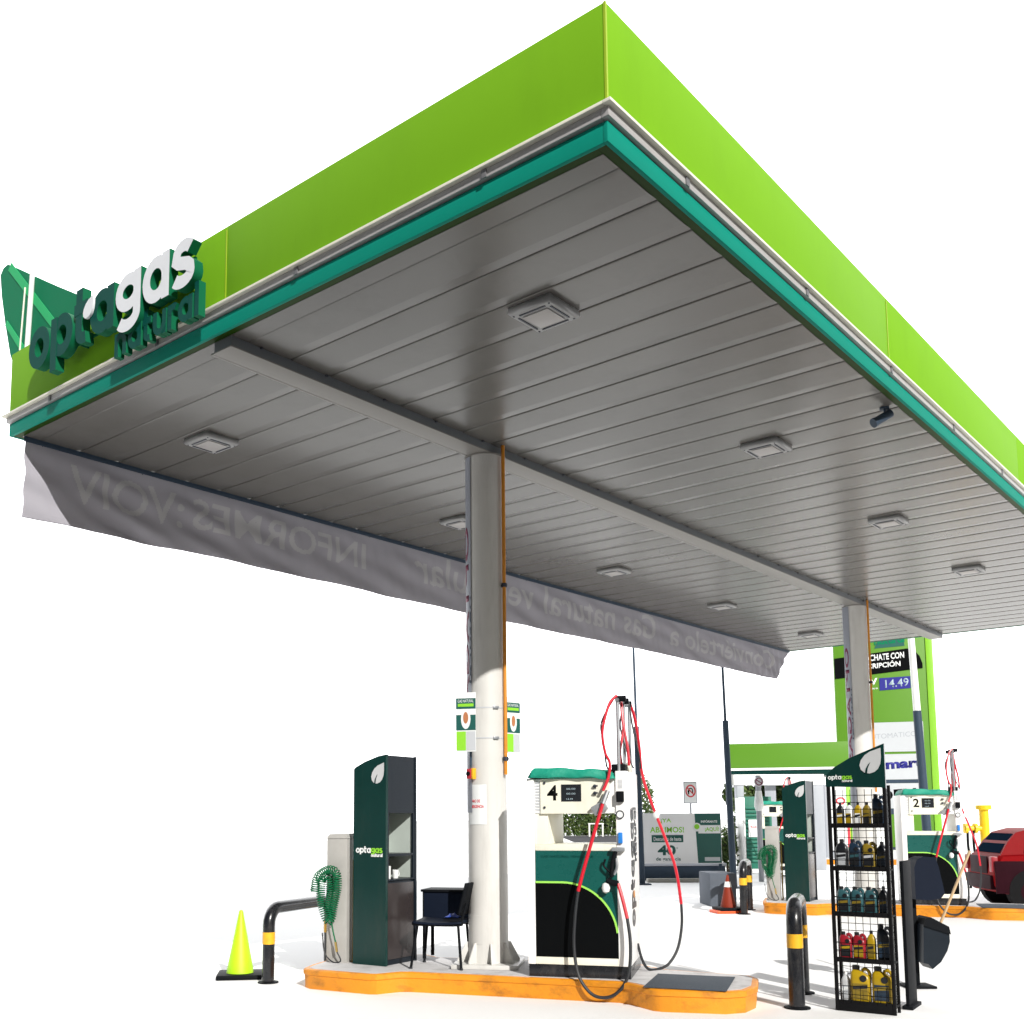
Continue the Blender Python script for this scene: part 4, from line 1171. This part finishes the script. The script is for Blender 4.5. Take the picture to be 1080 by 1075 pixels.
# ------------------------------------------------------------------ windscreen washing stand and squeegee
def wash_stand():
    D = 10.6
    def X(px): return (px - 480.3) / 1115.8 * D
    def Z(py): return 1.65 + (864.6 - py) * D / 1115.8 * 1.012
    c = site(X(955), D)
    t = thing('wash_stand', 'black windscreen washing stand with a rounded towel box and hanging bucket', 'stand', c, RZV)
    x = lambda px: X(px) - X(955)
    MB().box(x(950.5), x(957.5), -.02, .02, 0, Z(925)).build('post', M['black'], t, .006)
    MB().box(-.14, .14, -.13, .13, 0, .025).build('base', M['black'], t, .008)
    poly = [(x(951), Z(947)), (x(951), Z(915)), (x(954), Z(907)), (x(961), Z(904)), (x(973), Z(905)), (x(976), Z(914)), (x(979), Z(930)), (x(981), Z(941)), (x(977), Z(946)), (x(965), Z(948))]
    fn = plane_fn((0, 0, 0), (1, 0, 0), (0, 0, 1), (0, 1, 0))
    MB().prism(poly, fn, -.16, .04).build('towel_box', M['navy'], t, .02)
    poly = [(x(957), Z(972)), (x(983), Z(981)), (x(983), Z(989)), (x(980), Z(998)), (x(973), Z(1009)), (x(964), Z(1016)), (x(960), Z(1011)), (x(955), Z(1010))]
    MB().prism(poly, fn, -.17, .05).build('bucket', M['slatedark'], t, .010)
    MB().prism([(x(957), Z(973)), (x(959), Z(966)), (x(964), Z(964.5)), (x(982), Z(974)), (x(983.5), Z(981.5))], fn, -.19, .07).build('rim', M['black'], t, .008)
    s_ = thing('squeegee', 'long pale wooden squeegee handle sticking out of the black bucket', 'squeegee', site(X(977), D, Z(973)), RZV)
    dx, dz = X(1016) - X(977), Z(899) - Z(973)
    MB().tube([(0, -.05, -.05), (dx, -.02, dz)], .0135, 10).build('handle', M['wood'], s_)
    MB().box(-.06, .06, -.07, -.03, -.09, -.05).build('blade_head', M['black'], s_, .006)
wash_stand()

# ------------------------------------------------------------------ background
def XP(px, d): return (px - 480.3) / 1115.8 * d
def ZP(py, d): return 1.65 + (864.6 - py) * d / 1115.8 * 1.006

def pole(label, px, d, ztop, sleeve, thick, thin, low, high, lean=0.):
    t = thing('lamp_pole', label, 'pole', site(XP(px, d), d), RZV, 'tall thin poles')
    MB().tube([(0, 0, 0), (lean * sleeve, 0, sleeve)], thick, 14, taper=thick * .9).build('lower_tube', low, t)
    MB().tube([(lean * sleeve, 0, sleeve), (lean * ztop, 0, ztop)], thin, 12, taper=thin * .75).build('upper_tube', high, t)
    MB().box(-.2, .2, -.2, .2, 0, .03).build('foot_plate', M['slate'], t, .004)
    return t
pole('tall slate pole rising just right of pump 4', 674, 27, 8.0, 4.0, .078, .034, M['slate'], M['slate'], -.014)
pole('tall slate pole right of the opening advertisement, by the dull red cone', 769.5, 25.5, 8.5, 4.0, .080, .034, M['slate'], M['slate'], -.020)
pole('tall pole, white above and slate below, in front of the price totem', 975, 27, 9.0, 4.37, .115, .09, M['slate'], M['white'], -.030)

def hoarding():
    d = 28.5
    t = thing('advert_board', 'white and dark green opening advertisement board reading 40 on a slate low wall', 'advertisement', site(XP(717, d), d), RZV)
    x = lambda px: XP(px, d) - XP(717, d)
    z0, z1 = ZP(911, d), ZP(859, d)
    MB().box(x(674), x(758), 0, .10, z0, z1).build('board', M['boardwhite'], t, .006)
    f = lambda px, py: plane_fn((x(px), -.001, ZP(py, d)), (1, 0, 0), (0, 0, 1), (0, -1, 0))
    f0 = plane_fn((0, -.0005, 0), (1, 0, 0), (0, 0, 1), (0, -1, 0))
    def rect(n, a, b, c, e, m, dp=.006): return MB().prism([(x(a), ZP(e, d)), (x(b), ZP(e, d)), (x(b), ZP(c, d)), (x(a), ZP(c, d))], f0, dp, .0005).build(n, m, t)
    MB().prism([(x(733), ZP(910.5, d)), (x(757.6), ZP(910.5, d)), (x(757.6), ZP(859.5, d)), (x(730.5), ZP(859.5, d))], f0, .004, .0005).build('print_field', M['printgreen'], t)
    rect('print_field', 685, 718, 881.5, 889, M['printgreen'])
    rect('print_stripe', 734, 757, 871.5, 880, M['printwhite'], .008)
    text('lettering', '\u00a1YA', f(695, 869.5), x(706) - x(695), .13, M['printlime'], t, bold=.02, depth=.006)
    text('lettering', 'ABRIMOS!', f(683.5, 879), x(719) - x(683.5), .15, M['printlime'], t, bold=.02, depth=.006)
    text('lettering', 'Descuento de hasta', plane_fn((x(687), -.008, ZP(887.5, d)), (1, 0, 0), (0, 0, 1), (0, -1, 0)), x(716) - x(687), .10, M['printwhite'], t, bold=.02, depth=.004)
    text('lettering', '40', f(691, 902.5), x(710) - x(691), .27, M['printgreen'], t, bold=.04, depth=.006)
    text('lettering', '*', f(710.5, 896), None, .05, M['printgreen'], t, depth=.006)
    text('lettering', 'de ganancia', f(689, 909), x(715) - x(689), .12, M['printgreen'], t, bold=.02, depth=.006)
    text('lettering', 'INF\u00d3RMATE', plane_fn((x(737), -.008, ZP(869, d)), (1, 0, 0), (0, 0, 1), (0, -1, 0)), x(754) - x(737), .08, M['printwhite'], t, bold=.03, depth=.004)
    text('lettering', '\u00a1AQU\u00cd!', plane_fn((x(741), -.010, ZP(878.5, d)), (1, 0, 0), (0, 0, 1), (0, -1, 0)), x(755.5) - x(741), .15, M['printlime'], t, bold=.02, depth=.004)
    MB().prism(arc(x(732.5), ZP(873.5, d), .115, .115, 0, 360, 18)[:-1], f0, .011, .001).build('ring_print', M['printwhite'], t)
    MB().prism(arc(x(732.5), ZP(873, d), .07, .07, 0, 360, 18)[:-1], f0, .0135, .002).build('dot_print', M['printlime'], t)
    rect('print_stripe', 740, 756, 904.5, 908.5, M['printgrey'])
    mb = MB()
    mb.box(x(673), x(676), .02, .08, 0, z0 - .002); mb.box(x(755), x(758), .02, .08, 0, z0 - .002)
    mb.build('board_leg', M['slate'], t, .004)
    w = thing('low_wall', 'low dark slate wall below the opening advertisement', 'wall', site(XP(712, d), d + .3), RZV)
    MB().box(x(672) + .13, x(764) + .13, 0, .25, 0, ZP(914, d)).build('wall_body', M['slate'], w, .01)
    MB().box(x(672) + .10, x(764) + .16, -.03, .28, ZP(914, d) + .001, ZP(912, d) + .02).build('coping', M['greysteel'], w, .008)
    k = thing('planter_kerb', 'long grey concrete kerb in front of the slate wall', 'kerb', site(XP(712, d), d - .7), RZV)
    MB().box(x(680), x(748), 0, .25, 0, .10).build('kerb_stone', M['pillar'], k, .02)
    s_ = thing('turn_sign', 'small white no U turn sign with red ring above the advertisement', 'road sign', site(XP(727, 29.2), 29.2), RZV)
    d2 = 29.2; X2 = lambda px: XP(px, d2) - XP(727, d2)
    MB().tube([(0, .03, 0), (0, .03, ZP(829, d2))], .03, 10).build('post', M['steel'], s_)
    MB().box(X2(720.5), X2(733), -.012, .002, ZP(848, d2), ZP(827, d2)).build('plate', M['printwhite'], s_, .005)
    MB().box(X2(720) - .012, X2(733.5) + .012, .0025, .012, ZP(848.5, d2) - .012, ZP(826.5, d2) + .012).build('backing_plate', M['greysteel'], s_, .004)
    fs = plane_fn((0, -.0125, 0), (1, 0, 0), (0, 0, 1), (0, -1, 0))
    MB().stroke(arc(0, ZP(836, d2), .125, .155, 0, 360, 26)[:-1], .035, fs, .004, 0, True).build('red_ring', M['printred'], s_)
    MB().stroke([(-.055, ZP(839.5, d2)), (-.055, ZP(835.5, d2))] + arc(0, ZP(835.5, d2), .055, .06, 180, 0, 8) + [(.055, ZP(838, d2))], .026, fs, .0045, 0).build('u_arrow', M['printblack'], s_)
    MB().stroke([(-.09, ZP(832.5, d2)), (.09, ZP(840, d2))], .03, fs, .007, .001).build('red_slash', M['printred'], s_)
    c = thing('concrete_footing', 'dark grey concrete block behind the dull red cone', 'concrete block', site(XP(757, 20.2), 20.2), RZV)
    MB().box(XP(744.5, 20.2) - XP(757, 20.2), XP(772, 20.2) - XP(757, 20.2), 0, .9, 0, ZP(921, 20.2)).build('block', M['blockgrey'], c, .02)
hoarding()

def portal():
    d = 34
    t = thing('steel_frame', 'white painted steel portal frame standing behind the second kiosk', 'frame', site(XP(820, d), d), RZV)
    x = lambda px: XP(px, d) - XP(820, d)
    MB().box(x(769), x(868), 0, .35, ZP(830, d), ZP(819, d)).build('beam', M['white'], t, .01)
    MB().box(x(776), x(783.5), .03, .33, 0, ZP(830, d) - .002).build('post', M['greysteel'], t, .01)
    MB().box(x(856), x(867.5), .03, .33, 0, ZP(830, d) - .002).build('post', M['greysteel'], t, .01)
    c = thing('louvred_cabinet', 'green louvred cabinet with a white frame and notice, left of the pillar', 'cabinet', site(XP(796, 32.5), 32.5), RZV)
    y = lambda px: XP(px, 32.5) - XP(796, 32.5)
    MB().box(y(783), y(812), .05, .8, .12, ZP(842, 32.5)).build('body', M['louver'], c, .01)
    mb = MB()
    for i in range(15):
        z = .32 + i * .115
        mb.box(y(784), y(808), .0, .05, z, z + .075, rot=None)
    mb.build('louvre', M['louver'], c, .012)
    mb = MB(); mb.box(y(781), y(783.6), .0, .8, 0, ZP(843, 32.5)); mb.box(y(781), y(812), .02, .8, 0, .118)
    mb.build('frame', M['white'], c, .006)
    MB().box(y(776.5), y(781.8), -.05, -.01, ZP(870, 32.5), ZP(843, 32.5)).build('sunlit_patch', M['white'], c, .005)  # white sheet before the grey post, painted as its sunlit part
    MB().box(y(786.5), y(797.5), -.035, -.015, ZP(884, 32.5), ZP(866, 32.5)).build('notice', M['printwhite'], c, .01)
    text('lettering', 'PELIGRO', plane_fn((y(788.5), -.036, ZP(875, 32.5)), (1, 0, 0), (0, 0, 1), (0, -1, 0)), y(796) - y(788.5), .08, M['printred'], c, bold=.03, depth=.004)
    s_ = thing('round_sign', 'grey post with a round no smoking disc and white wrap, before the louvred cabinet', 'sign', site(XP(799, 28), 28), RZV)
    k = lambda px: XP(px, 28) - XP(799, 28)
    MB().tube([(0, .05, 0), (0, .05, ZP(820, 28))], .07, 14).build('post', M['greysteel'], s_)
    f = plane_fn((0, -.03, 0), (1, 0, 0), (0, 0, 1), (0, -1, 0))
    MB().prism(arc(0, ZP(826.5, 28), .125, .135, 0, 360, 24)[:-1], f, .0, -.02).build('disc', M['printgrey'], s_)
    MB().stroke(arc(0, ZP(826.5, 28), .085, .092, 0, 360, 24)[:-1], .026, f, .004, 0, True).build('ring', M['maroon'], s_)
    MB().stroke([(-.06, ZP(825, 28)), (.06, ZP(828, 28))], .024, f, .006, 0).build('slash', M['maroon'], s_)
    MB().lathe([(.08, ZP(857, 28)), (.12, ZP(852, 28)), (.115, ZP(848, 28)), (.078, ZP(836, 28))], 14, (0, .05, 0)).build('white_wrap', M['printwhite'], s_)
portal()

def station_shop():
    d = 50
    t = thing('far_canopy', 'far low canopy with lime green fascia, white trim and dark green underside band', 'canopy', site(XP(820, d), d), RZV + R(-15))
    x = lambda px: XP(px, d) - XP(820, d)
    MB().box(x(770), x(905), 0, 2.2, ZP(812, d), ZP(786, d)).build('fascia', M['totem'], t, .01)
    MB().box(x(769.5), x(905.5), -.04, 2.24, ZP(814.5, d), ZP(812, d) - .002).build('trim', M['white'], t, .006)
    MB().box(x(770), x(905), .02, 2.18, ZP(821, d), ZP(814.5, d) - .002).build('lower_band', M['deepgreen'], t, .006)
    for px in (812, 892):
        MB().box(x(px) - .25, x(px) + .25, .9, 1.4, 0, ZP(821, d) - .003).build('post', M['greysteel'], t, .02)
station_shop()

def totem():
    d = 55
    t = thing('price_totem', 'tall lime green price totem with a 14.49 display and white shop panels', 'totem', site(XP(935, d), d), RZV + R(-17))
    x = lambda px: XP(px, d) - XP(935, d); z = lambda py: ZP(py, d)
    MB().box(x(886.5), x(978), 0, .9, z(895), z(650)).build('body', M['totem'], t, .03)
    MB().box(x(978) + .001, x(985), -.05, .95, z(903), z(650)).build('sunlit_side', M['totemside'], t, .03)  # totem's right side, sunlight put into its colour
    MB().box(x(888), x(978), .05, .85, 0, z(895) - .002).build('plinth', M['slate'], t, .02)
    f0 = plane_fn((0, -.0005, 0), (1, 0, 0), (0, 0, 1), (0, -1, 0))
    def rect(n, a, b, c, e, m, dp=.02): return MB().prism([(x(a), z(e)), (x(b), z(e)), (x(b), z(c)), (x(a), z(c))], f0, dp, .001).build(n, m, t)
    blk = [(x(887), z(717)), (x(974.5), z(709)), (x(974.5), z(704)), (x(972), z(696)), (x(967), z(690)), (x(960), z(687.5)), (x(887), z(695))]
    MB().prism(blk, f0, .03, .001).build('black_header', M['printblack'], t)
    tl = .06
    ft = lambda px, py, dp=.031: (lambda a, b, d_: Vector((x(px) + a, -dp - d_, z(py) + b + a * tl)))
    text('lettering', 'DESPACHATE CON', ft(906, 700.5), x(957) - x(906), .34, M['printwhite'], t, bold=.03, depth=.01)
    text('lettering', 'SUSCRIPCI\u00d3N', ft(908, 708.5), x(953) - x(908), .34, M['printwhite'], t, bold=.03, depth=.01)
    word('lettering', 'natural', lambda a, b, d_: Vector((x(928) + a, -.02 - d_, z(682.5) + b + a * tl)), x(958) - x(928), None, t, .01, 0, one=M['leafgreen'])
    MB().prism([(x(928), z(686)), (x(958), z(684.5)), (x(957), z(677)), (x(931), z(678.5))], f0, .016, .001).build('logo_field', M['printgreen'], t)
    text('lettering', 'GNV', ft(906, 726, .001), x(929.5) - x(906), .36, M['printwhite'], t, bold=.04, depth=.01)
    text('lettering', 'por litro', ft(917, 730.5, .001), x(929.5) - x(917), .12, M['printwhite'], t, bold=.03, depth=.01)
    MB().prism([(x(931.5), z(731)), (x(962), z(729.5)), (x(962), z(717)), (x(931.5), z(718)),], f0, .03, .001).build('price_display', M['printnavy'], t)
    text('digits', '14.49', ft(937, 728.5), x(960) - x(937), .42, M['digit'], t, bold=.01, depth=.01)
    rect('shop_panel', 905, 972, 765, 796, M['printgrey'], .04)
    rect('shop_panel', 905, 972, 798.5, 825, M['printgrey'], .04)
    rect('shop_panel', 905, 972, 829, 855, M['printgrey'], .04)
    rect('panel_joint', 905, 972, 825.2, 828.8, M['slate'], .03)
    rect('panel_base', 905, 972, 855.2, 861, M['slate'], .03)
    text('lettering', 'AUTOMATICO', ft(915, 783, .041), x(965) - x(915), .26, M['greysteel'], t, depth=.01)
    text('lettering', 'Omart', ft(918, 815.5, .041), x(970) - x(918), .52, M['printnavy'], t, bold=.05, depth=.01)
    text('lettering', 'DELI', ft(926, 847.5, .041), x(962) - x(926), .56, M['printblack'], t, bold=.04, depth=.01)
totem()

def posters():
    d = 42
    t = thing('poster_wall', 'row of upright white, lime, blue and red posters seen through the oil rack', 'poster wall', site(XP(900, d), d), RZV)
    x = lambda px: XP(px, d) - XP(900, d)
    MB().box(x(868), x(936), .0, .25, 0, ZP(830, d)).build('backing', M['greysteel'], t, .02)
    for a, b, m in ((874, 890, 'printwhite'), (890.5, 895.5, 'printlime'), (896.5, 903, 'printblue'), (904, 912, 'printwhite'), (913, 932, 'printwhite')):
        MB().box(x(a), x(b), -.04, -.001, ZP(898, d), ZP(832, d)).build('poster', M[m], t, .004)
    MB().box(x(890), x(892.5), -.07, -.041, ZP(895, d), ZP(873, d)).build('red_stripe', M['printred'], t)
    f = plane_fn((0, -.0405, 0), (1, 0, 0), (0, 0, 1), (0, -1, 0))
    MB().stroke(arc(x(884), ZP(847, d), .16, .12, 0, 360, 20)[:-1], .06, f, .01, 0, True).build('red_swirl', M['printred'], t)
posters()

def gas_pipe():
    d = 25
    t = thing('gas_pipe', 'yellow flanged gas pipe standing behind the red car', 'pipe', site(XP(1034, d), d), RZV)
    r = .105
    z = lambda py: ZP(py, d); x = lambda px: XP(px, d) - XP(1034, d)
    MB().lathe([(r, 0), (r, z(857)), (r + .07, z(856.5)), (r + .07, z(852)), (r * .9, z(852))], 24).build('riser', M['gaspipe'], t)
    mb = MB(); mb.tube([(-.0, 0, z(876)), (x(1012), 0, z(876))], .062, 16); mb.build('branch', M['gaspipe'], t)
    mb = MB()
    for px in (1014, 1024): mb.tube([(x(px) - .03, 0, z(876)), (x(px) + .03, 0, z(876))], .115, 16)
    mb.build('flange', M['gaspipe'], t)
    for px in (1016, 1022):
        mb = MB(); mb.tube(spline([(x(px), 0, z(876)), (x(px) - .03, -.05, z(895)), (x(px) + .03, -.05, z(915)), (x(px), -.05, .3), (x(px), 0, .01)], 6), .03, 8); mb.build('flex_hose', M['black'], t)
gas_pipe()

# ------------------------------------------------------------------ red car
def car():
    # local x: from the rear bumper towards the front, local y: across
    d = 19.3
    o = site(XP(1041, d), d)
    t = thing('parked_car', 'red hatchback at the right photo edge beside pump 2', 'car', o, ISL + R(6))
    W = 1.66
    body = [(.02, .42), (.0, .62), (.03, .86), (.10, .97), (.85, 1.0), (2.6, .98), (3.45, .86), (3.72, .70), (3.76, .45), (3.70, .30), (3.25, .26), (.25, .26), (.08, .30)]
    # the side view lofted across with rounded flanks
    secs = []
    for yy, sx, sz in ((0, .96, .93), (.06, .99, .985), (.20, 1, 1), (W - .20, 1, 1), (W - .06, .99, .985), (W, .96, .93)):
        cx, cz = 1.88, .55
        secs.append([((a - cx) * sx + cx, yy, (b - cz) * sz + cz) for a, b in body])
    MB().loft(secs).build('body', M['carred'], t)
    cab = [(.14, .955), (.30, 1.20), (.46, 1.37), (.75, 1.45), (1.7, 1.44), (2.05, 1.33), (2.75, .965)]
    secs = []
    for yy, ins in ((.05, 0), (W - .05, 0)):
        secs.append(None)
    ring = lambda yy, ins: [(a + (.06 * ins if a < 1 else -.06 * ins), yy + (0 if b < 1.0 else (.13 * (b - .96) / .48 * (1 if yy < 1 else -1))), b) for a, b in cab]
    MB().loft([ring(.06, 0), ring(W - .06, 0)]).build('cabin', M['carred'], t, .03)
    # glass: rear window, side windows, windscreen
    def quad(name, pts, m): 
        mb = MB(); vs = [Vector(p) for p in pts]
        n = (vs[1] - vs[0]).cross(vs[2] - vs[0]).normalized()
        A = [mb.bm.verts.new(v + n * .012) for v in vs]; B = [mb.bm.verts.new(v - n * .012) for v in vs]
        mb.bm.faces.new(A); mb.bm.faces.new(B[::-1])
        for i in range(len(vs)): mb.bm.faces.new((A[i], A[(i + 1) % len(vs)], B[(i + 1) % len(vs)], B[i]))
        return mb.build(name, m, t)
    quad('rear_window', [(.165, .16, 1.0), (.165, W - .16, 1.0), (.43, W - .24, 1.345), (.43, .24, 1.345)], M['glass'])
    quad('windscreen', [(2.68, .16, 1.0), (2.07, .24, 1.315), (2.07, W - .24, 1.315), (2.68, W - .16, 1.0)], M['glass'])
    for yy, sg in ((.065, 1), (W - .065, -1)):
        quad('side_window', [(.55, yy, 1.01), (1.35, yy, 1.01), (1.35, yy + sg * .095, 1.36), (.66, yy + sg * .095, 1.36)], M['glass'])
        quad('side_window', [(1.42, yy, 1.01), (2.42, yy, 1.01), (1.98, yy + sg * .09, 1.32), (1.42, yy + sg * .095, 1.36)], M['glass'])
    mb = MB(); mb.box(-.035, .10, .12, W - .12, .34, .60); mb.build('rear_bumper', M['cardark'], t, .03)
    MB().box(-.012, .02, .35, W - .35, .62, .94).build('tailgate', M['cardark'], t, .02)
    for y0 in (.03, W - .19): MB().box(-.022, .09, y0, y0 + .16, .66, .94).build('tail_light', M['oilred'], t, .02)
    MB().box(.02, 1.9, -.008, .02, .28, .86).build('flank_shade', M['cardark'], t, .008)  # dark sheet paints shade and reflections onto the red flank
    for xx in (.62, 3.05):
        for yy in (-.01, W - .19):
            w = MB(); r = .31
            w.tube([(xx, yy, r), (xx, yy + .2, r)], r, 28)
            wo = w.build('wheel', M['tyre'], t, .02)
            mb = MB(); mb.tube([(xx, yy - .006, r), (xx, yy + .206, r)], .19, 20); mb.build('rim', M['cardark'], wo)
            mb = MB(); mb.tube([(xx, yy + (.0 if yy < 1 else -.03) - .004, r + .02), (xx, yy + .22, r + .02)], r + .07, 28); mb.build('wheel_arch', M['tyre'], t)
    mb = MB(); mb.box(1.1, 3.0, -.01, .02, .2, .30); mb.build('sill', M['cardark'], t, .01)
    return t
car()

# ------------------------------------------------------------------ planting
def crown_mesh(center, rad, n, size, seed, flat=.0):
    rnd = random.Random(seed)
    mb = MB()
    lumps = [(Vector((rnd.uniform(-.7, .7) * rad[0], rnd.uniform(-.6, .6) * rad[1], rnd.uniform(-.6, .7) * rad[2])), rnd.uniform(.3, .55)) for _ in range(14)]
    for i in range(n):
        c, k = rnd.choice(lumps)
        while True:
            p = Vector((rnd.uniform(-1, 1), rnd.uniform(-1, 1), rnd.uniform(-1, 1)))
            if p.length <= 1: break
        q = c + Vector((p.x * rad[0] * k, p.y * rad[1] * k, p.z * rad[2] * k))
        a = Vector((rnd.gauss(0, 1), rnd.gauss(0, 1), rnd.gauss(0, 1))).normalized(); b = a.orthogonal().normalized()
        s_ = size * rnd.uniform(.5, 1.3)
        w = Vector(center) + q
        if w.z < .02: continue
        vs = [mb.bm.verts.new(w + a * s_), mb.bm.verts.new(w + b * s_ * .5), mb.bm.verts.new(w - a * s_), mb.bm.verts.new(w - b * s_ * .5)]
        mb.bm.faces.new(vs).material_index = 0 if rnd.random() < .7 else 1
    return mb
def bush(name, label, cat, loc, rad, n, size, seed, trunk=.0):
    t = thing(name, label, cat, loc, RZV)
    mb = crown_mesh((0, 0, rad[2] + trunk), rad, n, size, seed)
    mb.build('crown', [M['leaf'], M['leaf2']], t, smooth=False)
    mb = MB()
    rnd = random.Random(seed)
    for k in range(5):
        x = rnd.uniform(-.5, .5) * rad[0]
        mb.tube(spline([(x * .4, 0, 0), (x * .6, .05, rad[2] * .5), (x, .1, rad[2] * 1.2 + trunk)], 5), .05 * rad[2], 7, taper=.012 * rad[2])
    mb.build('trunk', M['bark'], t)
    return t
dh = 106
def hedge():
    t = thing('hedge', 'dark green hedge far behind pump 4, seen through its window opening', 'hedge', site(XP(629, dh), dh), RZV)
    rnd = random.Random(3)
    mb = MB(); x0, x1 = XP(574, dh) - XP(629, dh), XP(687, dh) - XP(629, dh)
    mb2 = MB()
    for i in range(9000):
        x = rnd.uniform(x0, x1); top = 3.2 + .7 * math.sin(x * 1.7) + .5 * math.sin(x * 4.1 + 1) + (1.7 if x > x1 - 1.8 else 0)
        z = rnd.uniform(.02, 1) * top; y = rnd.uniform(-1, 1) * (1 - .25 * z / top)
        a = Vector((rnd.gauss(0, 1), rnd.gauss(0, 1), rnd.gauss(0, 1))).normalized(); b = a.orthogonal().normalized(); s_ = .20 * rnd.uniform(.5, 1.3)
        w = Vector((x, y, z))
        mb.bm.faces.new([mb.bm.verts.new(w + a * s_), mb.bm.verts.new(w + b * s_ * .5), mb.bm.verts.new(w - a * s_), mb.bm.verts.new(w - b * s_ * .5)]).material_index = 0 if rnd.random() < .65 else 1
    mb.build('crown', [M['leaf'], M['leaf2']], t, smooth=False)
    for i in range(12):
        x = x0 + (x1 - x0) * (i + .5) / 12; mb2.tube([(x, 0, 0), (x + .1, 0, 1.6)], .12, 7, taper=.05)
    mb2.build('trunk', M['bark'], t)
    f = thing('guard_posts', 'small white post and rail fence in front of the far hedge', 'fence', site(XP(628, 100), 100), RZV)
    for px in (620, 627, 634):
        x = XP(px, 100) - XP(628, 100); MB().box(x - .07, x + .07, -.07, .07, 0, 1.15).build('post', M['white'], f, .01)
    MB().box(XP(620, 100) - XP(628, 100) - .1, XP(634, 100) - XP(628, 100) + .1, -.03, .03, 1.152, 1.26).build('rail', M['white'], f, .01)
hedge()
bush('shrub', 'dark leafy shrub under the far canopy, left of the steel frame', 'shrub', site(XP(793, 62), 62), (1.9, 1.3, 2.35), 3000, .22, 11)
bush('shrub', 'dark leafy shrub under the far canopy, behind the second kiosk', 'shrub', site(XP(840, 62), 62), (1.9, 1.3, 2.35), 3000, .22, 12)
bush('shrub', 'low green shrub behind the right end of the advertisement', 'shrub', site(XP(765, 33), 33), (.35, .3, .75), 700, .09, 13)

# ------------------------------------------------------------------ light, sky, camera
sun_dir = Vector((-.50, -1.0, .657)).normalized()      # towards the sun
ld = bpy.data.lights.new('sun', 'SUN'); ld.energy = 5.0; ld.angle = R(.53); ld.color = (1, .972, .92)
lo = bpy.data.objects.new('sun', ld); COL.objects.link(lo)
lo.rotation_euler = sun_dir.to_track_quat('Z', 'Y').to_euler()
w = bpy.data.worlds.new('World'); SC.world = w; w.use_nodes = True
nt = w.node_tree; bg = nt.nodes['Background']
sky = nt.nodes.new('ShaderNodeTexSky'); sky.sky_type = 'NISHITA'; sky.sun_disc = False
sky.sun_elevation = math.asin(sun_dir.z); sky.sun_rotation = math.atan2(sun_dir.x, sun_dir.y)
sky.air_density = 1.2; sky.dust_density = 2.0
tc = nt.nodes.new('ShaderNodeTexCoord')
dot = nt.nodes.new('ShaderNodeVectorMath'); dot.operation = 'DOT_PRODUCT'
hz = (FW * .92 + Vector((0, 0, .39)))
dot.inputs[1].default_value = hz
nt.links.new(tc.outputs['Generated'], dot.inputs[0])
mr = nt.nodes.new('ShaderNodeMapRange'); mr.interpolation_type = 'SMOOTHSTEP'
mr.inputs['From Min'].default_value = .25; mr.inputs['From Max'].default_value = .66
nt.links.new(dot.outputs['Value'], mr.inputs['Value'])
mul = nt.nodes.new('ShaderNodeVectorMath'); mul.operation = 'SCALE'; mul.inputs['Scale'].default_value = .026
nt.links.new(sky.outputs['Color'], mul.inputs[0])
mx = nt.nodes.new('ShaderNodeMix'); mx.data_type = 'RGBA'
mx.inputs['B'].default_value = (2.7, 2.71, 2.74, 1)
nt.links.new(mr.outputs['Result'], mx.inputs['Factor'])
nt.links.new(mul.outputs['Vector'], mx.inputs['A'])
nt.links.new(mx.outputs['Result'], bg.inputs['Color'])
bg.inputs['Strength'].default_value = 1.0

cd = bpy.data.cameras.new('camera'); co = bpy.data.objects.new('camera', cd); COL.objects.link(co)
cd.sensor_fit = 'HORIZONTAL'; cd.sensor_width = 36; cd.lens = 1115.8357 / 1080 * 36
cd.shift_x = (540 - 480.3058) / 1080; cd.shift_y = (742.7462 - 537.5) / 1080
cd.clip_start = .1; cd.clip_end = 5000
PITCH, ROLL = R(6.231), -.0045
fwv = Vector((math.cos(YAW) * math.cos(PITCH), math.sin(YAW) * math.cos(PITCH), math.sin(PITCH)))
rv = Vector((math.sin(YAW), -math.cos(YAW), 0)); uv = rv.cross(fwv)
r2 = rv * math.cos(ROLL) + uv * math.sin(ROLL); u2 = uv * math.cos(ROLL) - rv * math.sin(ROLL)
mw = Matrix(((r2.x, u2.x, -fwv.x, CAM.x), (r2.y, u2.y, -fwv.y, CAM.y), (r2.z, u2.z, -fwv.z, CAM.z), (0, 0, 0, 1)))
co.matrix_world = mw
SC.camera = co
SC.render.engine = 'CYCLES'
SC.cycles.max_bounces = 8
SC.view_settings.view_transform = 'Standard'
try: SC.view_settings.look = 'None'
except Exception: pass
SC.view_settings.exposure = 0; SC.view_settings.gamma = 1
